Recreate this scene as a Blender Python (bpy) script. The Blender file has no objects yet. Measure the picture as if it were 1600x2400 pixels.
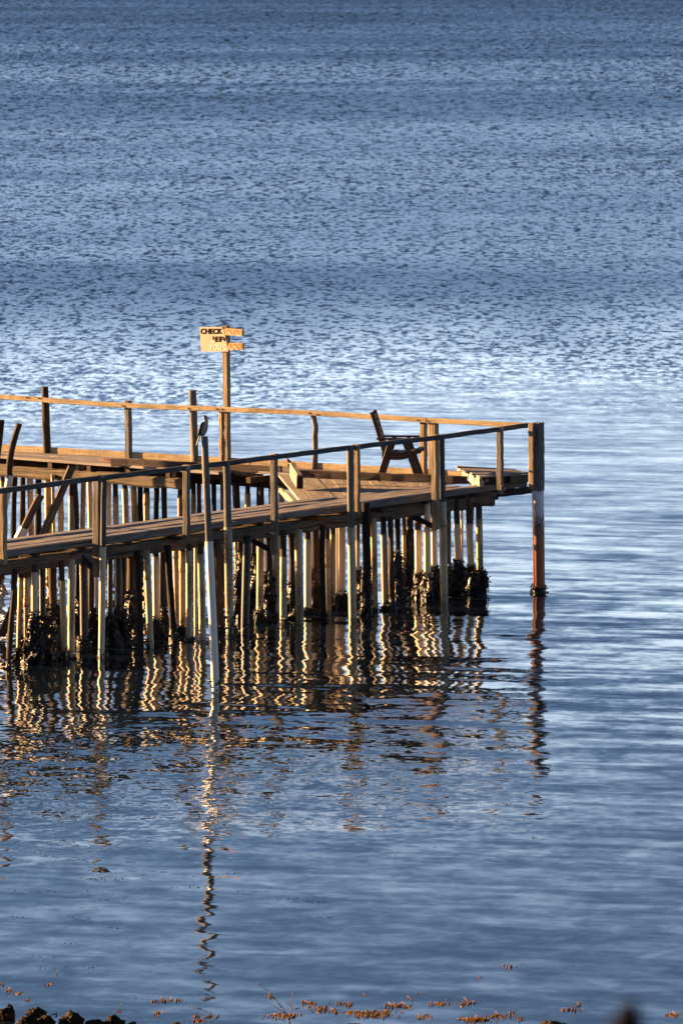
import bpy, bmesh, math, random
from mathutils import Vector, Matrix, noise as mnoise
R = random.Random(7)
sc = bpy.context.scene
COL = sc.collection
rad = math.radians

# ------------------------------------------------------------------ camera, light
CAMH, FPX, HOR = 10.2, 17000.0, -300.0          # camera height, focal length in photo pixels, horizon row
PITCH = math.atan((1200 - HOR) / FPX)
cd = bpy.data.cameras.new('camera')
cam = bpy.data.objects.new('camera', cd); COL.objects.link(cam); sc.camera = cam
cam.location = (0, 0, CAMH)
cam.rotation_euler = (math.pi / 2 - PITCH, 0, 0)
cd.sensor_fit = 'HORIZONTAL'; cd.sensor_width = 24.0; cd.lens = FPX / 1600 * 24.0
cd.clip_start = 0.5; cd.clip_end = 20000
cd.dof.use_dof = True; cd.dof.focus_distance = 96.0; cd.dof.aperture_fstop = 9.0

SUN_EL, SUN_ROT = rad(9.5), rad(-67)
world = bpy.data.worlds.new("World"); sc.world = world; world.use_nodes = True
wn, wl_ = world.node_tree.nodes, world.node_tree.links
sky = wn.new('ShaderNodeTexSky'); sky.sky_type = 'NISHITA'; sky.sun_disc = False
sky.sun_elevation = SUN_EL; sky.sun_rotation = SUN_ROT
sky.air_density = 0.3; sky.dust_density = 0.1; sky.ozone_density = 3.0
tint = wn.new('ShaderNodeMix'); tint.data_type = 'RGBA'; tint.blend_type = 'MULTIPLY'; tint.inputs[0].default_value = 1.0
tint.inputs[7].default_value = (1.98, 1.26, 0.76, 1)
# a pale band of evening haze low over the horizon, deeper blue above it
wtc = wn.new('ShaderNodeTexCoord'); wsx = wn.new('ShaderNodeSeparateXYZ'); wl_.new(wtc.outputs['Generated'], wsx.inputs[0])
wmr = wn.new('ShaderNodeMapRange'); wmr.interpolation_type = 'SMOOTHSTEP'
wmr.inputs[1].default_value = 0.03; wmr.inputs[2].default_value = 0.18; wl_.new(wsx.outputs[2], wmr.inputs[0])
band = wn.new('ShaderNodeMix'); band.data_type = 'RGBA'; wl_.new(wmr.outputs[0], band.inputs[0])
band.inputs[6].default_value = (1.55, 1.36, 1.30, 1); band.inputs[7].default_value = (.62, .72, .86, 1)
haz = wn.new('ShaderNodeMix'); haz.data_type = 'RGBA'; haz.blend_type = 'MULTIPLY'; haz.inputs[0].default_value = 1.0
wl_.new(sky.outputs[0], tint.inputs[6]); wl_.new(tint.outputs[2], haz.inputs[6]); wl_.new(band.outputs[2], haz.inputs[7])
wl_.new(haz.outputs[2], wn['Background'].inputs[0])
wn['Background'].inputs[1].default_value = 0.05
sd = bpy.data.lights.new('sun', 'SUN'); sd.energy = 5.0; sd.angle = rad(0.5); sd.color = (1.0, 0.59, 0.25)
sun = bpy.data.objects.new('sun', sd); COL.objects.link(sun)
SUNV = Vector((math.sin(SUN_ROT) * math.cos(SUN_EL), math.cos(SUN_ROT) * math.cos(SUN_EL), math.sin(SUN_EL)))
sun.rotation_euler = SUNV.to_track_quat('Z', 'Y').to_euler()
sun.location = (-60, 60, 40)
vs = sc.view_settings
vs.view_transform = 'Standard'; vs.look = 'None'; vs.gamma = 1.0; vs.use_curve_mapping = False
vs.exposure = 2.6

# ------------------------------------------------------------------ measuring helpers
_cp, _sp = math.cos(PITCH), math.sin(PITCH)
def ray(x, y):
    a, b = (x - 800) / FPX, (1200 - y) / FPX
    return Vector((a, _cp + b * _sp, -_sp + b * _cp))
def W(x, y, z):                      # the point at height z seen at photo pixel (x, y)
    d = ray(x, y); t = (z - CAMH) / d.z
    return Vector((0, 0, CAMH)) + d * t
def WY(x, y, Y):                     # the point at distance Y seen at photo pixel (x, y)
    d = ray(x, y); t = Y / d.y
    return Vector((0, 0, CAMH)) + d * t
def px_x(X, Y, z):
    return X
def scale_at(Y): return FPX / Y

# ------------------------------------------------------------------ materials
class NT:
    def __init__(s, name):
        s.m = bpy.data.materials.new(name); s.m.use_nodes = True
        s.n, s.l = s.m.node_tree.nodes, s.m.node_tree.links
        s.b = s.n['Principled BSDF']
    def node(s, t, **k):
        n = s.n.new(t)
        for a, v in k.items(): setattr(n, a, v)
        return n
    def link(s, a, b): s.l.new(a, b)
    def noise(s, vec, scale, detail=4, rough=.6, dist=0):
        n = s.node('ShaderNodeTexNoise'); n.inputs['Scale'].default_value = scale
        n.inputs['Detail'].default_value = detail; n.inputs['Roughness'].default_value = rough; n.inputs['Distortion'].default_value = dist
        s.link(vec, n.inputs['Vector']); return n
    def mapv(s, vec, sc_, loc=(0, 0, 0)):
        n = s.node('ShaderNodeMapping'); n.inputs['Scale'].default_value = sc_; n.inputs['Location'].default_value = loc
        s.link(vec, n.inputs['Vector']); return n.outputs[0]
    def ramp(s, fac, stops):
        n = s.node('ShaderNodeValToRGB'); e = n.color_ramp.elements
        while len(e) < len(stops): e.new(.5)
        for i, (p, c) in enumerate(stops):
            e[i].position = p; e[i].color = (c[0], c[1], c[2], 1) if hasattr(c, '__len__') else (c, c, c, 1)
        s.link(fac, n.inputs[0]); return n.outputs[0]
    def mix(s, fac, a, b, mode='MIX'):
        n = s.node('ShaderNodeMix', data_type='RGBA', blend_type=mode)
        for inp, v in ((n.inputs[0], fac), (n.inputs[6], a), (n.inputs[7], b)):
            if isinstance(v, (int, float)): inp.default_value = v
            elif isinstance(v, tuple): inp.default_value = (*v, 1)
            else: s.link(v, inp)
        return n.outputs[2]
    def math(s, op, a, b=None, c=None):
        n = s.node('ShaderNodeMath', operation=op)
        for i, v in enumerate((a, b, c)):
            if v is None: continue
            if isinstance(v, (int, float)): n.inputs[i].default_value = v
            else: s.link(v, n.inputs[i])
        return n.outputs[0]
    def maprange(s, v, a, b, c=0., d=1., kind='SMOOTHSTEP'):
        n = s.node('ShaderNodeMapRange', interpolation_type=kind)
        for i, q in enumerate((v, a, b, c, d)):
            if isinstance(q, (int, float)): n.inputs[i].default_value = q
            else: s.link(q, n.inputs[i])
        return n.outputs[0]
    def bump(s, h, strength=.5, dist=.01):
        n = s.node('ShaderNodeBump'); n.inputs['Strength'].default_value = strength; n.inputs['Distance'].default_value = dist
        s.link(h, n.inputs['Height']); s.link(n.outputs[0], s.b.inputs['Normal'])
    def set(s, **k):
        for a, v in k.items():
            a = a.replace('_', ' ')
            if a not in s.b.inputs: continue
            i = s.b.inputs[a]
            if isinstance(v, (int, float)): i.default_value = v
            elif isinstance(v, tuple): i.default_value = (*v, 1) if len(v) == 3 else v
            else: s.link(v, i)
        return s.m

def wood(name, dark, mid, light, crack=.55, stripe=None, rough=.85):
    t = NT(name)
    uv = t.node('ShaderNodeTexCoord').outputs['UV']
    g = t.noise(t.mapv(uv, (1.6, 45, 1)), 1.0, 6, .65, .6)
    g2 = t.noise(t.mapv(uv, (5, 150, 1)), 1.0, 3, .6)
    blot = t.noise(t.mapv(uv, (1.3, 5, 1)), 1.0, 4, .6)
    c = t.ramp(g.outputs[0], [(.25, dark), (.5, mid), (.75, light)])
    c = t.mix(.75, c, t.ramp(blot.outputs[0], [(.28, (.42, .38, .36)), (.5, (.95, .95, .95)), (.72, (1.35, 1.3, 1.2))]), 'MULTIPLY')
    cr = t.noise(t.mapv(uv, (.7, 30, 1), (3.3, 7.7, 0)), 1.0, 5, .7, 1.0)
    crf = t.maprange(cr.outputs[0], crack + .06, crack + .12)
    c = t.mix(crf, c, tuple(q * .18 for q in dark))
    c = t.mix(t.maprange(g2.outputs[0], .3, .7, 0, .45), c, tuple(q * .5 for q in mid))
    if stripe:                       # saw marks across the board
        w = t.noise(t.mapv(uv, (60, 1.2, 1)), 1.0, 3, .6)
        c = t.mix(t.maprange(w.outputs[0], .5, .62, 0, stripe), c, tuple(q * .35 for q in dark))
    h = t.math('SUBTRACT', g.outputs[0], t.math('MULTIPLY', crf, .8))
    t.bump(h, .9, .012)
    return t.set(Base_Color=c, Roughness=rough, Specular_IOR_Level=.25)

def pvc(name, base, speck, amount, stain):
    t = NT(name)
    tc = t.node('ShaderNodeTexCoord'); ob = tc.outputs['Object']
    oi = t.node('ShaderNodeObjectInfo')
    comb = t.node('ShaderNodeCombineXYZ'); t.link(t.math('MULTIPLY', oi.outputs['Random'], 37.0), comb.inputs[2]); t.link(t.math('MULTIPLY', oi.outputs['Random'], 11.0), comb.inputs[0])
    va = t.node('ShaderNodeVectorMath', operation='ADD'); t.link(ob, va.inputs[0]); t.link(comb.outputs[0], va.inputs[1]); v = va.outputs[0]
    sp = t.noise(v, 70, 3, .6); big = t.noise(t.mapv(v, (3, 3, 1.1)), 1.0, 4, .65, .4)
    run = t.noise(t.mapv(v, (14, 14, .8)), 1.0, 4, .6)
    dens = t.maprange(big.outputs[0], .35, .65, .0, 1.)
    thr = t.math('SUBTRACT', .70, t.math('MULTIPLY', dens, .17 * amount))
    sf = t.maprange(t.math('SUBTRACT', sp.outputs[0], thr), 0.0, .05)
    c = t.mix(t.maprange(t.math('ADD', big.outputs[0], t.math('MULTIPLY', run.outputs[0], .5)), .62, .95, 0, min(1, .55 + .4 * amount)), base, stain)
    c = t.mix(t.math('MULTIPLY', sf, .9), c, speck)
    t.bump(sp.outputs[0], .25, .004)
    return t.set(Base_Color=c, Roughness=.5, Specular_IOR_Level=.4)

def plain(name, col, rough=.6, var=.35, scale=25, spec=.4):
    t = NT(name)
    ob = t.node('ShaderNodeTexCoord').outputs['Object']
    n = t.noise(ob, scale, 4, .6)
    c = t.mix(t.maprange(n.outputs[0], .3, .7, 0, 1), tuple(q * (1 - var) for q in col), tuple(q * (1 + var) for q in col))
    t.bump(n.outputs[0], .3, .004)
    return t.set(Base_Color=c, Roughness=rough, Specular_IOR_Level=spec)

M = {}
M['grey_wood'] = wood('weathered_grey_wood', (0.036, 0.033, 0.031), (0.150, 0.135, 0.122), (0.28, 0.256, 0.235))
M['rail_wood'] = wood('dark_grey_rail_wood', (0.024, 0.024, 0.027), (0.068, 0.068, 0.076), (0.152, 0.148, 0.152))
M['post_wood'] = wood('golden_post_wood', (.09, .062, .038), (.29, .21, .13), (.44, .345, .235), .6)
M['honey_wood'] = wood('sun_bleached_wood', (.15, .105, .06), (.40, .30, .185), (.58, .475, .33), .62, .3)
M['deck_wood'] = wood('worn_deck_wood', (.06, .053, .053), (.25, .222, .218), (.43, .39, .38), .57)
M['brown_wood'] = wood('dark_brown_wood', (0.016, 0.010, 0.007), (0.060, 0.038, 0.024), (0.136, 0.092, 0.060))
M['black_wood'] = wood('wet_black_wood', (0.006, 0.005, 0.005), (0.018, 0.014, 0.013), (0.048, 0.040, 0.034))
M['stringer_wood'] = wood('old_beam_wood', (0.024, 0.018, 0.014), (0.112, 0.084, 0.060), (0.224, 0.176, 0.128), .5)
M['platform_wood'] = wood('patchy_platform_wood', (0.080, 0.064, 0.052), (0.288, 0.232, 0.176), (0.464, 0.416, 0.368), .6)
M['chair_wood'] = wood('red_brown_chair_wood', (0.028, 0.014, 0.010), (0.068, 0.036, 0.026), (0.120, 0.068, 0.048), .7, None, .6)
M['pale_wood'] = wood('pale_broken_wood', (0.240, 0.200, 0.160), (0.416, 0.368, 0.320), (0.560, 0.528, 0.480), .62)
M['rust_wood'] = wood('rusty_red_wood', (0.048, 0.014, 0.006), (0.160, 0.044, 0.016), (0.272, 0.088, 0.032))
M['pvc'] = pvc('cream_pipe', (.54, .45, .31), (.10, .075, .05), .4, (.55, .43, .28))
M['pvcs'] = pvc('speckled_pipe', (.44, .345, .215), (.055, .04, .026), 1.5, (.40, .28, .15))
M['pvcb'] = pvc('brown_stained_pipe', (.44, .30, .13), (.06, .04, .02), 1.8, (.30, .17, .06))
M['pvcw'] = pvc('white_pipe', (.72, .69, .62), (.25, .2, .15), .0, (.70, .66, .58))
M['dark'] = plain('black_pipe', (.012, .014, .018), .45, .5, 9)
M['bolt'] = plain('dark_bolt_metal', (.02, .018, .017), .5)
M['rust'] = plain('rusted_metal', (.30, .15, .08), .8, .6, 60)

def rust_pipe():
    t = NT('rust_stained_pipe')
    tc = t.node('ShaderNodeTexCoord'); ob = tc.outputs['Object']
    sx = t.node('ShaderNodeSeparateXYZ'); t.link(ob, sx.inputs[0]); z = sx.outputs[2]
    big = t.noise(t.mapv(ob, (5, 5, 1.5)), 1.0, 4, .6)
    zz = t.math('ADD', z, t.math('MULTIPLY', t.math('SUBTRACT', big.outputs[0], .5), .5))
    c = t.ramp(zz, [(.0, (.27, .075, .025)), (.62, (.30, .09, .035)), (.86, (.42, .20, .13)), (1.0, (.56, .46, .47))])
    sp = t.noise(ob, 62, 3, .6)
    band = t.math('MULTIPLY', t.maprange(zz, .45, .85), t.maprange(zz, 1.30, 1.0))
    thr = t.math('SUBTRACT', .74, t.math('MULTIPLY', band, .28))
    c = t.mix(t.maprange(t.math('SUBTRACT', sp.outputs[0], thr), 0, .05), c, (.03, .02, .015))
    c = t.mix(t.maprange(zz, 1.05, 1.2), c, (.62, .56, .58))
    return t.set(Base_Color=c, Roughness=.55)
M['pvcr'] = rust_pipe()

def mussel_mat():
    t = NT('mussel_shells')
    uv = t.node('ShaderNodeTexCoord').outputs['UV']
    sx = t.node('ShaderNodeSeparateXYZ'); t.link(uv, sx.inputs[0])
    c = t.ramp(sx.outputs[0], [(0, (.005, .004, .004)), (.6, (.011, .008, .007)), (.82, (.028, .018, .013)), (.94, (.07, .05, .04)), (1, (.20, .16, .14))])
    n = t.noise(uv, 9, 3, .6)
    c = t.mix(.6, c, t.ramp(n.outputs[0], [(.3, .5), (.7, 1.4)]), 'MULTIPLY')
    return t.set(Base_Color=c, Roughness=.5, Specular_IOR_Level=.3)
M['mussel'] = mussel_mat()

def sign_mat(name, base, stain):
    t = NT(name)
    uv = t.node('ShaderNodeTexCoord').outputs['Object']
    n = t.noise(uv, 7, 5, .65); n2 = t.noise(uv, 90, 3, .6)
    c = t.mix(t.maprange(n.outputs[0], .42, .72, 0, .7), base, stain)
    c = t.mix(t.maprange(n2.outputs[0], .62, .7, 0, .4), c, tuple(q * .5 for q in stain))
    return t.set(Base_Color=c, Roughness=.7)
M['sign'] = sign_mat('faded_sign_paint', (.45, .365, .275), (.36, .255, .17))
M['board'] = sign_mat('orange_board_paint', (.42, .26, .10), (.36, .16, .035))
M['ink'] = plain('black_sign_letters', (.004, .0035, .0035), .9, .3, 25, .05)
M['white_ink'] = plain('white_sign_letters', (.82, .79, .72), .7, .06)
M['orange_ink'] = plain('orange_sign_paint', (.50, .20, .03), .7, .3)
M['feather_black'] = plain('black_feathers', (.012, .012, .014), .5, .5, 60)
M['feather_white'] = plain('white_feathers', (.26, .245, .23), .8, .2, 40)
M['beak'] = plain('dark_beak', (.05, .04, .03), .4, .2)
M['rusty_feather'] = plain('rusty_feathers', (.28, .07, .025), .7, .3)
M['weed'] = plain('brown_seaweed', (.19, .085, .007), .8, .5, 30, .1)
M['twig'] = plain('dry_twig_bark', (.14, .09, .055), .85, .4, 60)
M['stem'] = plain('dark_stem_bark', (.004, .0035, .0035), .95, .3, 20, .1)

def rock_mat():
    t = NT('weedy_rock')
    ob = t.node('ShaderNodeTexCoord').outputs['Object']
    n = t.noise(ob, 16, 5, .7); n2 = t.noise(ob, 55, 4, .6)
    c = t.ramp(n.outputs[0], [(.36, (.008, .006, .004)), (.52, (.025, .015, .006)), (.66, (.10, .05, .010)), (.78, (.06, .03, .008))])
    c = t.mix(t.maprange(n2.outputs[0], .57, .68, 0, .7), c, (.20, .095, .014))
    t.bump(n2.outputs[0], 1.0, .03)
    return t.set(Base_Color=c, Roughness=.85, Specular_IOR_Level=.15)
M['rock'] = rock_mat()

def bank_mat():
    t = NT('grassy_bank')
    ob = t.node('ShaderNodeTexCoord').outputs['Object']
    n = t.noise(ob, .6, 6, .65); n2 = t.noise(ob, 9, 5, .7)
    c = t.ramp(n.outputs[0], [(.3, (.025, .022, .014)), (.5, (.05, .055, .02)), (.7, (.10, .085, .05))])
    c = t.mix(.6, c, t.ramp(n2.outputs[0], [(.3, .5), (.7, 1.4)]), 'MULTIPLY')
    t.bump(n2.outputs[0], .8, .05)
    return t.set(Base_Color=c, Roughness=.95)
M['bank'] = bank_mat()

def water_mat():
    t = NT('sea_water')
    P = t.node('ShaderNodeNewGeometry').outputs['Position']
    sx = t.node('ShaderNodeSeparateXYZ'); t.link(P, sx.inputs[0]); X, Y = sx.outputs[0], sx.outputs[1]
    def slopes(scale_xyz, loc, detail, rough, dist=0., rot=0.):
        q = P
        if rot:
            mp = t.node('ShaderNodeMapping'); mp.inputs['Rotation'].default_value = (0, 0, rad(rot)); t.link(P, mp.inputs['Vector']); q = mp.outputs[0]
        n = t.noise(t.mapv(q, scale_xyz, loc), 1.0, detail, rough, dist)
        v = t.node('ShaderNodeVectorMath', operation='SUBTRACT'); t.link(n.outputs['Color'], v.inputs[0]); v.inputs[1].default_value = (.5, .5, .5)
        return v.outputs[0]
    def scaled(v, amp, xs=1.0):
        m = t.node('ShaderNodeVectorMath', operation='MULTIPLY'); t.link(v, m.inputs[0])
        if isinstance(amp, (int, float)): m.inputs[1].default_value = (amp * xs, amp, 0)
        else:
            c = t.node('ShaderNodeCombineXYZ'); t.link(t.math('MULTIPLY', amp, xs), c.inputs[0]); t.link(amp, c.inputs[1]); t.link(c.outputs[0], m.inputs[1])
        return m.outputs[0]
    def add(a, b):
        v = t.node('ShaderNodeVectorMath', operation='ADD'); t.link(a, v.inputs[0]); t.link(b, v.inputs[1]); return v.outputs[0]
    # wind patches: the sheltered water round the jetty is smooth, open water is rippled
    patch = t.noise(t.mapv(P, (.05, .014, 1), (4.1, 2.2, 0)), 1.0, 4, .6, .5)
    pv = t.math('SUBTRACT', patch.outputs[0], .5)
    Yw = t.math('ADD', Y, t.math('MULTIPLY', pv, 70.0))
    wind = t.maprange(Yw, 128, 185)                       # ripples of the open water
    far = t.maprange(Y, 170, 560, .85, 2.2, 'LINEAR')
    lane = t.noise(t.mapv(P, (.012, .030, 1), (1.1, 6.2, 0)), 1.0, 3, .55, .8)
    gust = t.math('MULTIPLY', t.maprange(pv, -.16, .16, .75, 1.2), t.maprange(lane.outputs[0], .34, .66, .86, 1.08))
    swell = slopes((.62, .95, 1), (0, 0, 0), 2, .5, .6)
    swell2 = slopes((.55, 2.1, 1), (3, 1, 0), 2, .5, .3, 14)
    ripple = slopes((2.4, 1.7, 1), (7, 3, 0), 3, .6, .4)
    chop = slopes((6.6, 1.9, 1), (1.5, 8.3, 0), 3, .6, .3)
    chop2 = slopes((3.1, .72, 1), (5.5, 2.3, 0), 2, .6, .3)
    fine = slopes((7.5, 8.5, 1), (2, 5, 0), 2, .55, .2)
    near_amp = t.math('MULTIPLY', t.maprange(Y, 70, 96, .085, .20), t.maprange(Y, 96, 122, 1.0, .36))
    # ruffled water where little eddies run in front of the jetty
    rf = t.noise(t.mapv(P, (.10, .16, 1), (9, 1, 0)), 1.0, 3, .6)
    rfv = t.math('SUBTRACT', rf.outputs[0], .5)
    ruff = t.math('MULTIPLY', t.maprange(t.math('ADD', Y, t.math('MULTIPLY', rfv, 16)), 73, 80), t.maprange(t.math('ADD', Y, t.math('MULTIPLY', rfv, 10)), 89, 81))
    ruff = t.math('MULTIPLY', ruff, t.maprange(X, 3.4, .8))
    s = scaled(swell, t.math('MULTIPLY', near_amp, .55), 1.7)
    s = add(s, scaled(swell2, t.math('MULTIPLY', near_amp, .85), .5))
    s = add(s, scaled(ripple, t.math('MULTIPLY', t.maprange(Y, 66, 90, .075, .11), t.maprange(Y, 96, 122, 1, .4)), .8))
    s = add(s, scaled(fine, t.math('ADD', t.math('ADD', .022, t.math('MULTIPLY', ruff, .17)), t.math('MULTIPLY', t.math('MULTIPLY', t.maprange(Y, 82, 88), t.maprange(Y, 103, 96)), .045)), 1.0))
    ca = t.math('MULTIPLY', t.math('MULTIPLY', wind, gust), far)
    fk = t.maprange(Y, 170, 420)
    s = add(s, scaled(chop, t.math('MULTIPLY', ca, t.math('SUBTRACT', 1.15, t.math('MULTIPLY', fk, .25))), .8))
    s = add(s, scaled(chop2, t.math('MULTIPLY', ca, t.math('ADD', .30, t.math('MULTIPLY', fk, .85))), .8))
    # of steep wavelets only the faces turned to the eye are seen: lean the slopes that way where the wind ruffles the sea
    sp = t.node('ShaderNodeSeparateXYZ'); t.link(s, sp.inputs[0])
    sy = t.math('SUBTRACT', sp.outputs[1], t.math('MULTIPLY', ca, .02))
    sy = t.math('SMOOTH_MIN', sy, t.math('SUBTRACT', .03, t.math('MULTIPLY', t.math('MULTIPLY', wind, t.maprange(Y, 170, 560, .95, 1.7, 'LINEAR')), t.maprange(lane.outputs[0], .34, .66, .060, .078))), .05)
    cb = t.node('ShaderNodeCombineXYZ'); t.link(sp.outputs[0], cb.inputs[0]); t.link(sy, cb.inputs[1]); s = cb.outputs[0]
    n = t.node('ShaderNodeVectorMath', operation='ADD'); t.link(s, n.inputs[0]); n.inputs[1].default_value = (0, 0, 1)
    nn = t.node('ShaderNodeVectorMath', operation='NORMALIZE'); t.link(n.outputs[0], nn.inputs[0])
    t.link(nn.outputs[0], t.b.inputs['Normal'])
    return t.set(Base_Color=(.006, .012, .022), Roughness=.03, IOR=1.333, Specular_IOR_Level=.5)
M['water'] = water_mat()

# ------------------------------------------------------------------ mesh building
class MB:
    def __init__(s): s.v, s.f, s.uv, s.mi = [], [], [], []
    def face(s, idx, uvs, mi=0): s.f.append(tuple(idx)); s.uv.extend(uvs); s.mi.append(mi)
    def rings(s, rings, uoff, us, mi=0, cap=True, closed=True):
        base = len(s.v); n = len(rings[0]); per = [0.]
        for i in range(n): per.append(per[-1] + (Vector(rings[0][(i + 1) % n]) - Vector(rings[0][i])).length)
        vo = R.uniform(0, 60)
        for r in rings: s.v.extend([tuple(p) for p in r])
        for k in range(len(rings) - 1):
            for i in range(n):
                j = (i + 1) % n
                a, b, c, d = base + k * n + i, base + k * n + j, base + (k + 1) * n + j, base + (k + 1) * n + i
                u0, u1 = uoff + us[k], uoff + us[k + 1]
                s.face((a, b, c, d), [(u0, vo + per[i]), (u0, vo + per[i + 1]), (u1, vo + per[i + 1]), (u1, vo + per[i])], mi)
        if cap:
            s.face([base + i for i in range(n)][::-1], [(uoff + R.random(), vo + per[i]) for i in range(n)][::-1], mi)
            e = base + (len(rings) - 1) * n
            s.face([e + i for i in range(n)], [(uoff + R.random(), vo + per[i]) for i in range(n)], mi)
    def beam(s, p0, p1, w, h, up=(0, 0, 1), seg=6, jit=.003, bev=.006, mi=0, rag=0.):
        p0, p1, up = Vector(p0), Vector(p1), Vector(up)
        t = (p1 - p0); L = t.length; t.normalize()
        sd_ = t.cross(up).normalized(); u = sd_.cross(t).normalized()
        a, b = w / 2, h / 2; bv = min(bev, a * .6, b * .6)
        prof = [(-a, -b + bv), (-a + bv, -b), (a - bv, -b), (a, -b + bv), (a, b - bv), (a - bv, b), (-a + bv, b), (-a, b - bv)]
        prof = [(q[0], q[1]) for q in prof]
        rs, us = [], []
        uoff = R.uniform(0, 50)
        for k in range(seg + 1):
            f = k / seg; c = p0 + t * (L * f) + sd_ * R.uniform(-jit, jit) + u * R.uniform(-jit, jit)
            ring = []
            for (x, y) in prof:
                e = t * (R.uniform(-rag, rag) if k in (0, seg) else 0)
                ring.append(c + sd_ * (x + R.uniform(-jit, jit) * .4) + u * (y + R.uniform(-jit, jit) * .4) + e)
            rs.append(ring); us.append(L * f)
        s.rings(rs, uoff, us, mi)
        return s
    def pole(s, p0, p1, r0, r1=None, n=14, seg=10, jit=.004, bend=0., mi=0, smooth_prof=False, path=None):
        p0, p1 = Vector(p0), Vector(p1); r1 = r0 if r1 is None else r1
        t = (p1 - p0); L = t.length; t.normalize()
        sd_ = t.cross(Vector((0, 1, 0.01))).normalized(); u = sd_.cross(t).normalized()
        ph = R.uniform(0, 6.28); rs, us = [], []; off = R.uniform(0, 100)
        for k in range(seg + 1):
            f = k / seg
            c = p0 + t * (L * f) + (sd_ * math.cos(ph) + u * math.sin(ph)) * bend * math.sin(f * math.pi)
            if path: c += Vector((path(f), 0, 0))
            r = r0 + (r1 - r0) * f
            ring = []
            for i in range(n):
                a = 2 * math.pi * i / n
                q = r + (jit * 2 * mnoise.noise(Vector((math.cos(a) * 1.5 + off, math.sin(a) * 1.5, f * L * 2.5))) + R.uniform(-jit, jit) * .3 if jit else 0)
                ring.append(c + sd_ * (math.cos(a) * q) + u * (math.sin(a) * q))
            rs.append(ring); us.append(L * f)
        s.rings(rs, R.uniform(0, 50), us, mi)
        return s
    def quadbox(s, top, thick, mi=0, axis=0):       # a board from four top corners (A,B along it; C,D back)
        A, B, C, D = [Vector(q) for q in top]; dn = Vector((0, 0, -thick))
        base = len(s.v); s.v.extend([tuple(q) for q in (A, B, C, D, A + dn, B + dn, C + dn, D + dn)])
        L = (B - A).length; w = (D - A).length; u0, v0 = R.uniform(0, 50), R.uniform(0, 50)
        def fc(i, uv): s.face([base + q for q in i], [(u0 + a, v0 + b) for a, b in uv], mi)
        fc((0, 1, 2, 3), [(0, 0), (L, 0), (L, w), (0, w)]); fc((7, 6, 5, 4), [(0, w), (L, w), (L, 0), (0, 0)])
        fc((4, 5, 1, 0), [(0, -thick), (L, -thick), (L, 0), (0, 0)]); fc((6, 7, 3, 2), [(L, w + thick), (0, w + thick), (0, w), (L, w)])
        fc((5, 6, 2, 1), [(0, 0), (.3, w), (.3 + thick, w), (thick, 0)]); fc((7, 4, 0, 3), [(0, w), (0, 0), (thick, 0), (thick, w)])
        return s
    def build(s, name, mat, parent=None, smooth=False, origin=None):
        me = bpy.data.meshes.new(name)
        o_ = Vector(origin) if origin is not None else (parent.matrix_world.translation.copy() if parent is not None else Vector((0, 0, 0)))
        if origin is None and parent is not None: o_ = Vector(parent['_loc'])
        me.from_pydata([tuple(Vector(v) - o_) for v in s.v], [], s.f)
        uvl = me.uv_layers.new(name='UVMap'); uvl.data.foreach_set('uv', [c for q in s.uv for c in q])
        for m_ in (mat if isinstance(mat, (list, tuple)) else [mat]): me.materials.append(m_)
        me.polygons.foreach_set('material_index', s.mi)
        if smooth: me.polygons.foreach_set('use_smooth', [len(f) <= 4 for f in s.f])
        me.update()
        o = bpy.data.objects.new(name, me); COL.objects.link(o)
        if parent is not None:
            o.parent = parent; o['_loc'] = tuple(parent['_loc'])
            if origin is not None: o.location = Vector(origin) - Vector(parent['_loc'])
        elif origin is not None:
            o.location = o_; o['_loc'] = tuple(o_)
        return o

def tag(o, label=None, cat=None, group=None, kind=None):
    if label: o['label'] = label
    if cat: o['category'] = cat
    if group: o['group'] = group
    if kind: o['kind'] = kind
    return o
def thing(name, label, cat, loc, group=None):
    o = bpy.data.objects.new(name, None); COL.objects.link(o); o.location = loc; o['_loc'] = tuple(loc)
    o.empty_display_size = .2
    return tag(o, label, cat, group)

# ------------------------------------------------------------------ setting: water, bank
b = MB()
b.v = [(-2500, 45, 0), (2500, 45, 0), (2500, 9000, 0), (-2500, 9000, 0)]; b.face((0, 1, 2, 3), [(0, 0), (1, 0), (1, 1), (0, 1)])
tag(b.build('water', M['water']), kind='structure')
b = MB(); nx, ny = 60, 60
def bank_h(x, y):
    yy = y + 1.5 * mnoise.noise(Vector((x * .08, 3.1, 0)))
    z = 8.4 if yy < 6 else 8.4 - (yy - 6) * (8.7 / 56.0)
    k = min(1, max(0, (62 - y) / 10))
    z += .25 * k * mnoise.noise(Vector((x * .3, y * .3, 0))) * (1 if y > 12 or abs(x) > 3 else .3)
    return max(z, -1.2)
for j in range(ny + 1):
    for i in range(nx + 1):
        x = -70 + 140 * i / nx; y = -40 + 108 * j / ny
        b.v.append((x, y, bank_h(x, y)))
for j in range(ny):
    for i in range(nx):
        a = j * (nx + 1) + i; b.face((a, a + 1, a + nx + 2, a + nx + 1), [(0, 0), (1, 0), (1, 1), (0, 1)])
tag(b.build('shore_bank', M['bank'], smooth=True), kind='structure')

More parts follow.
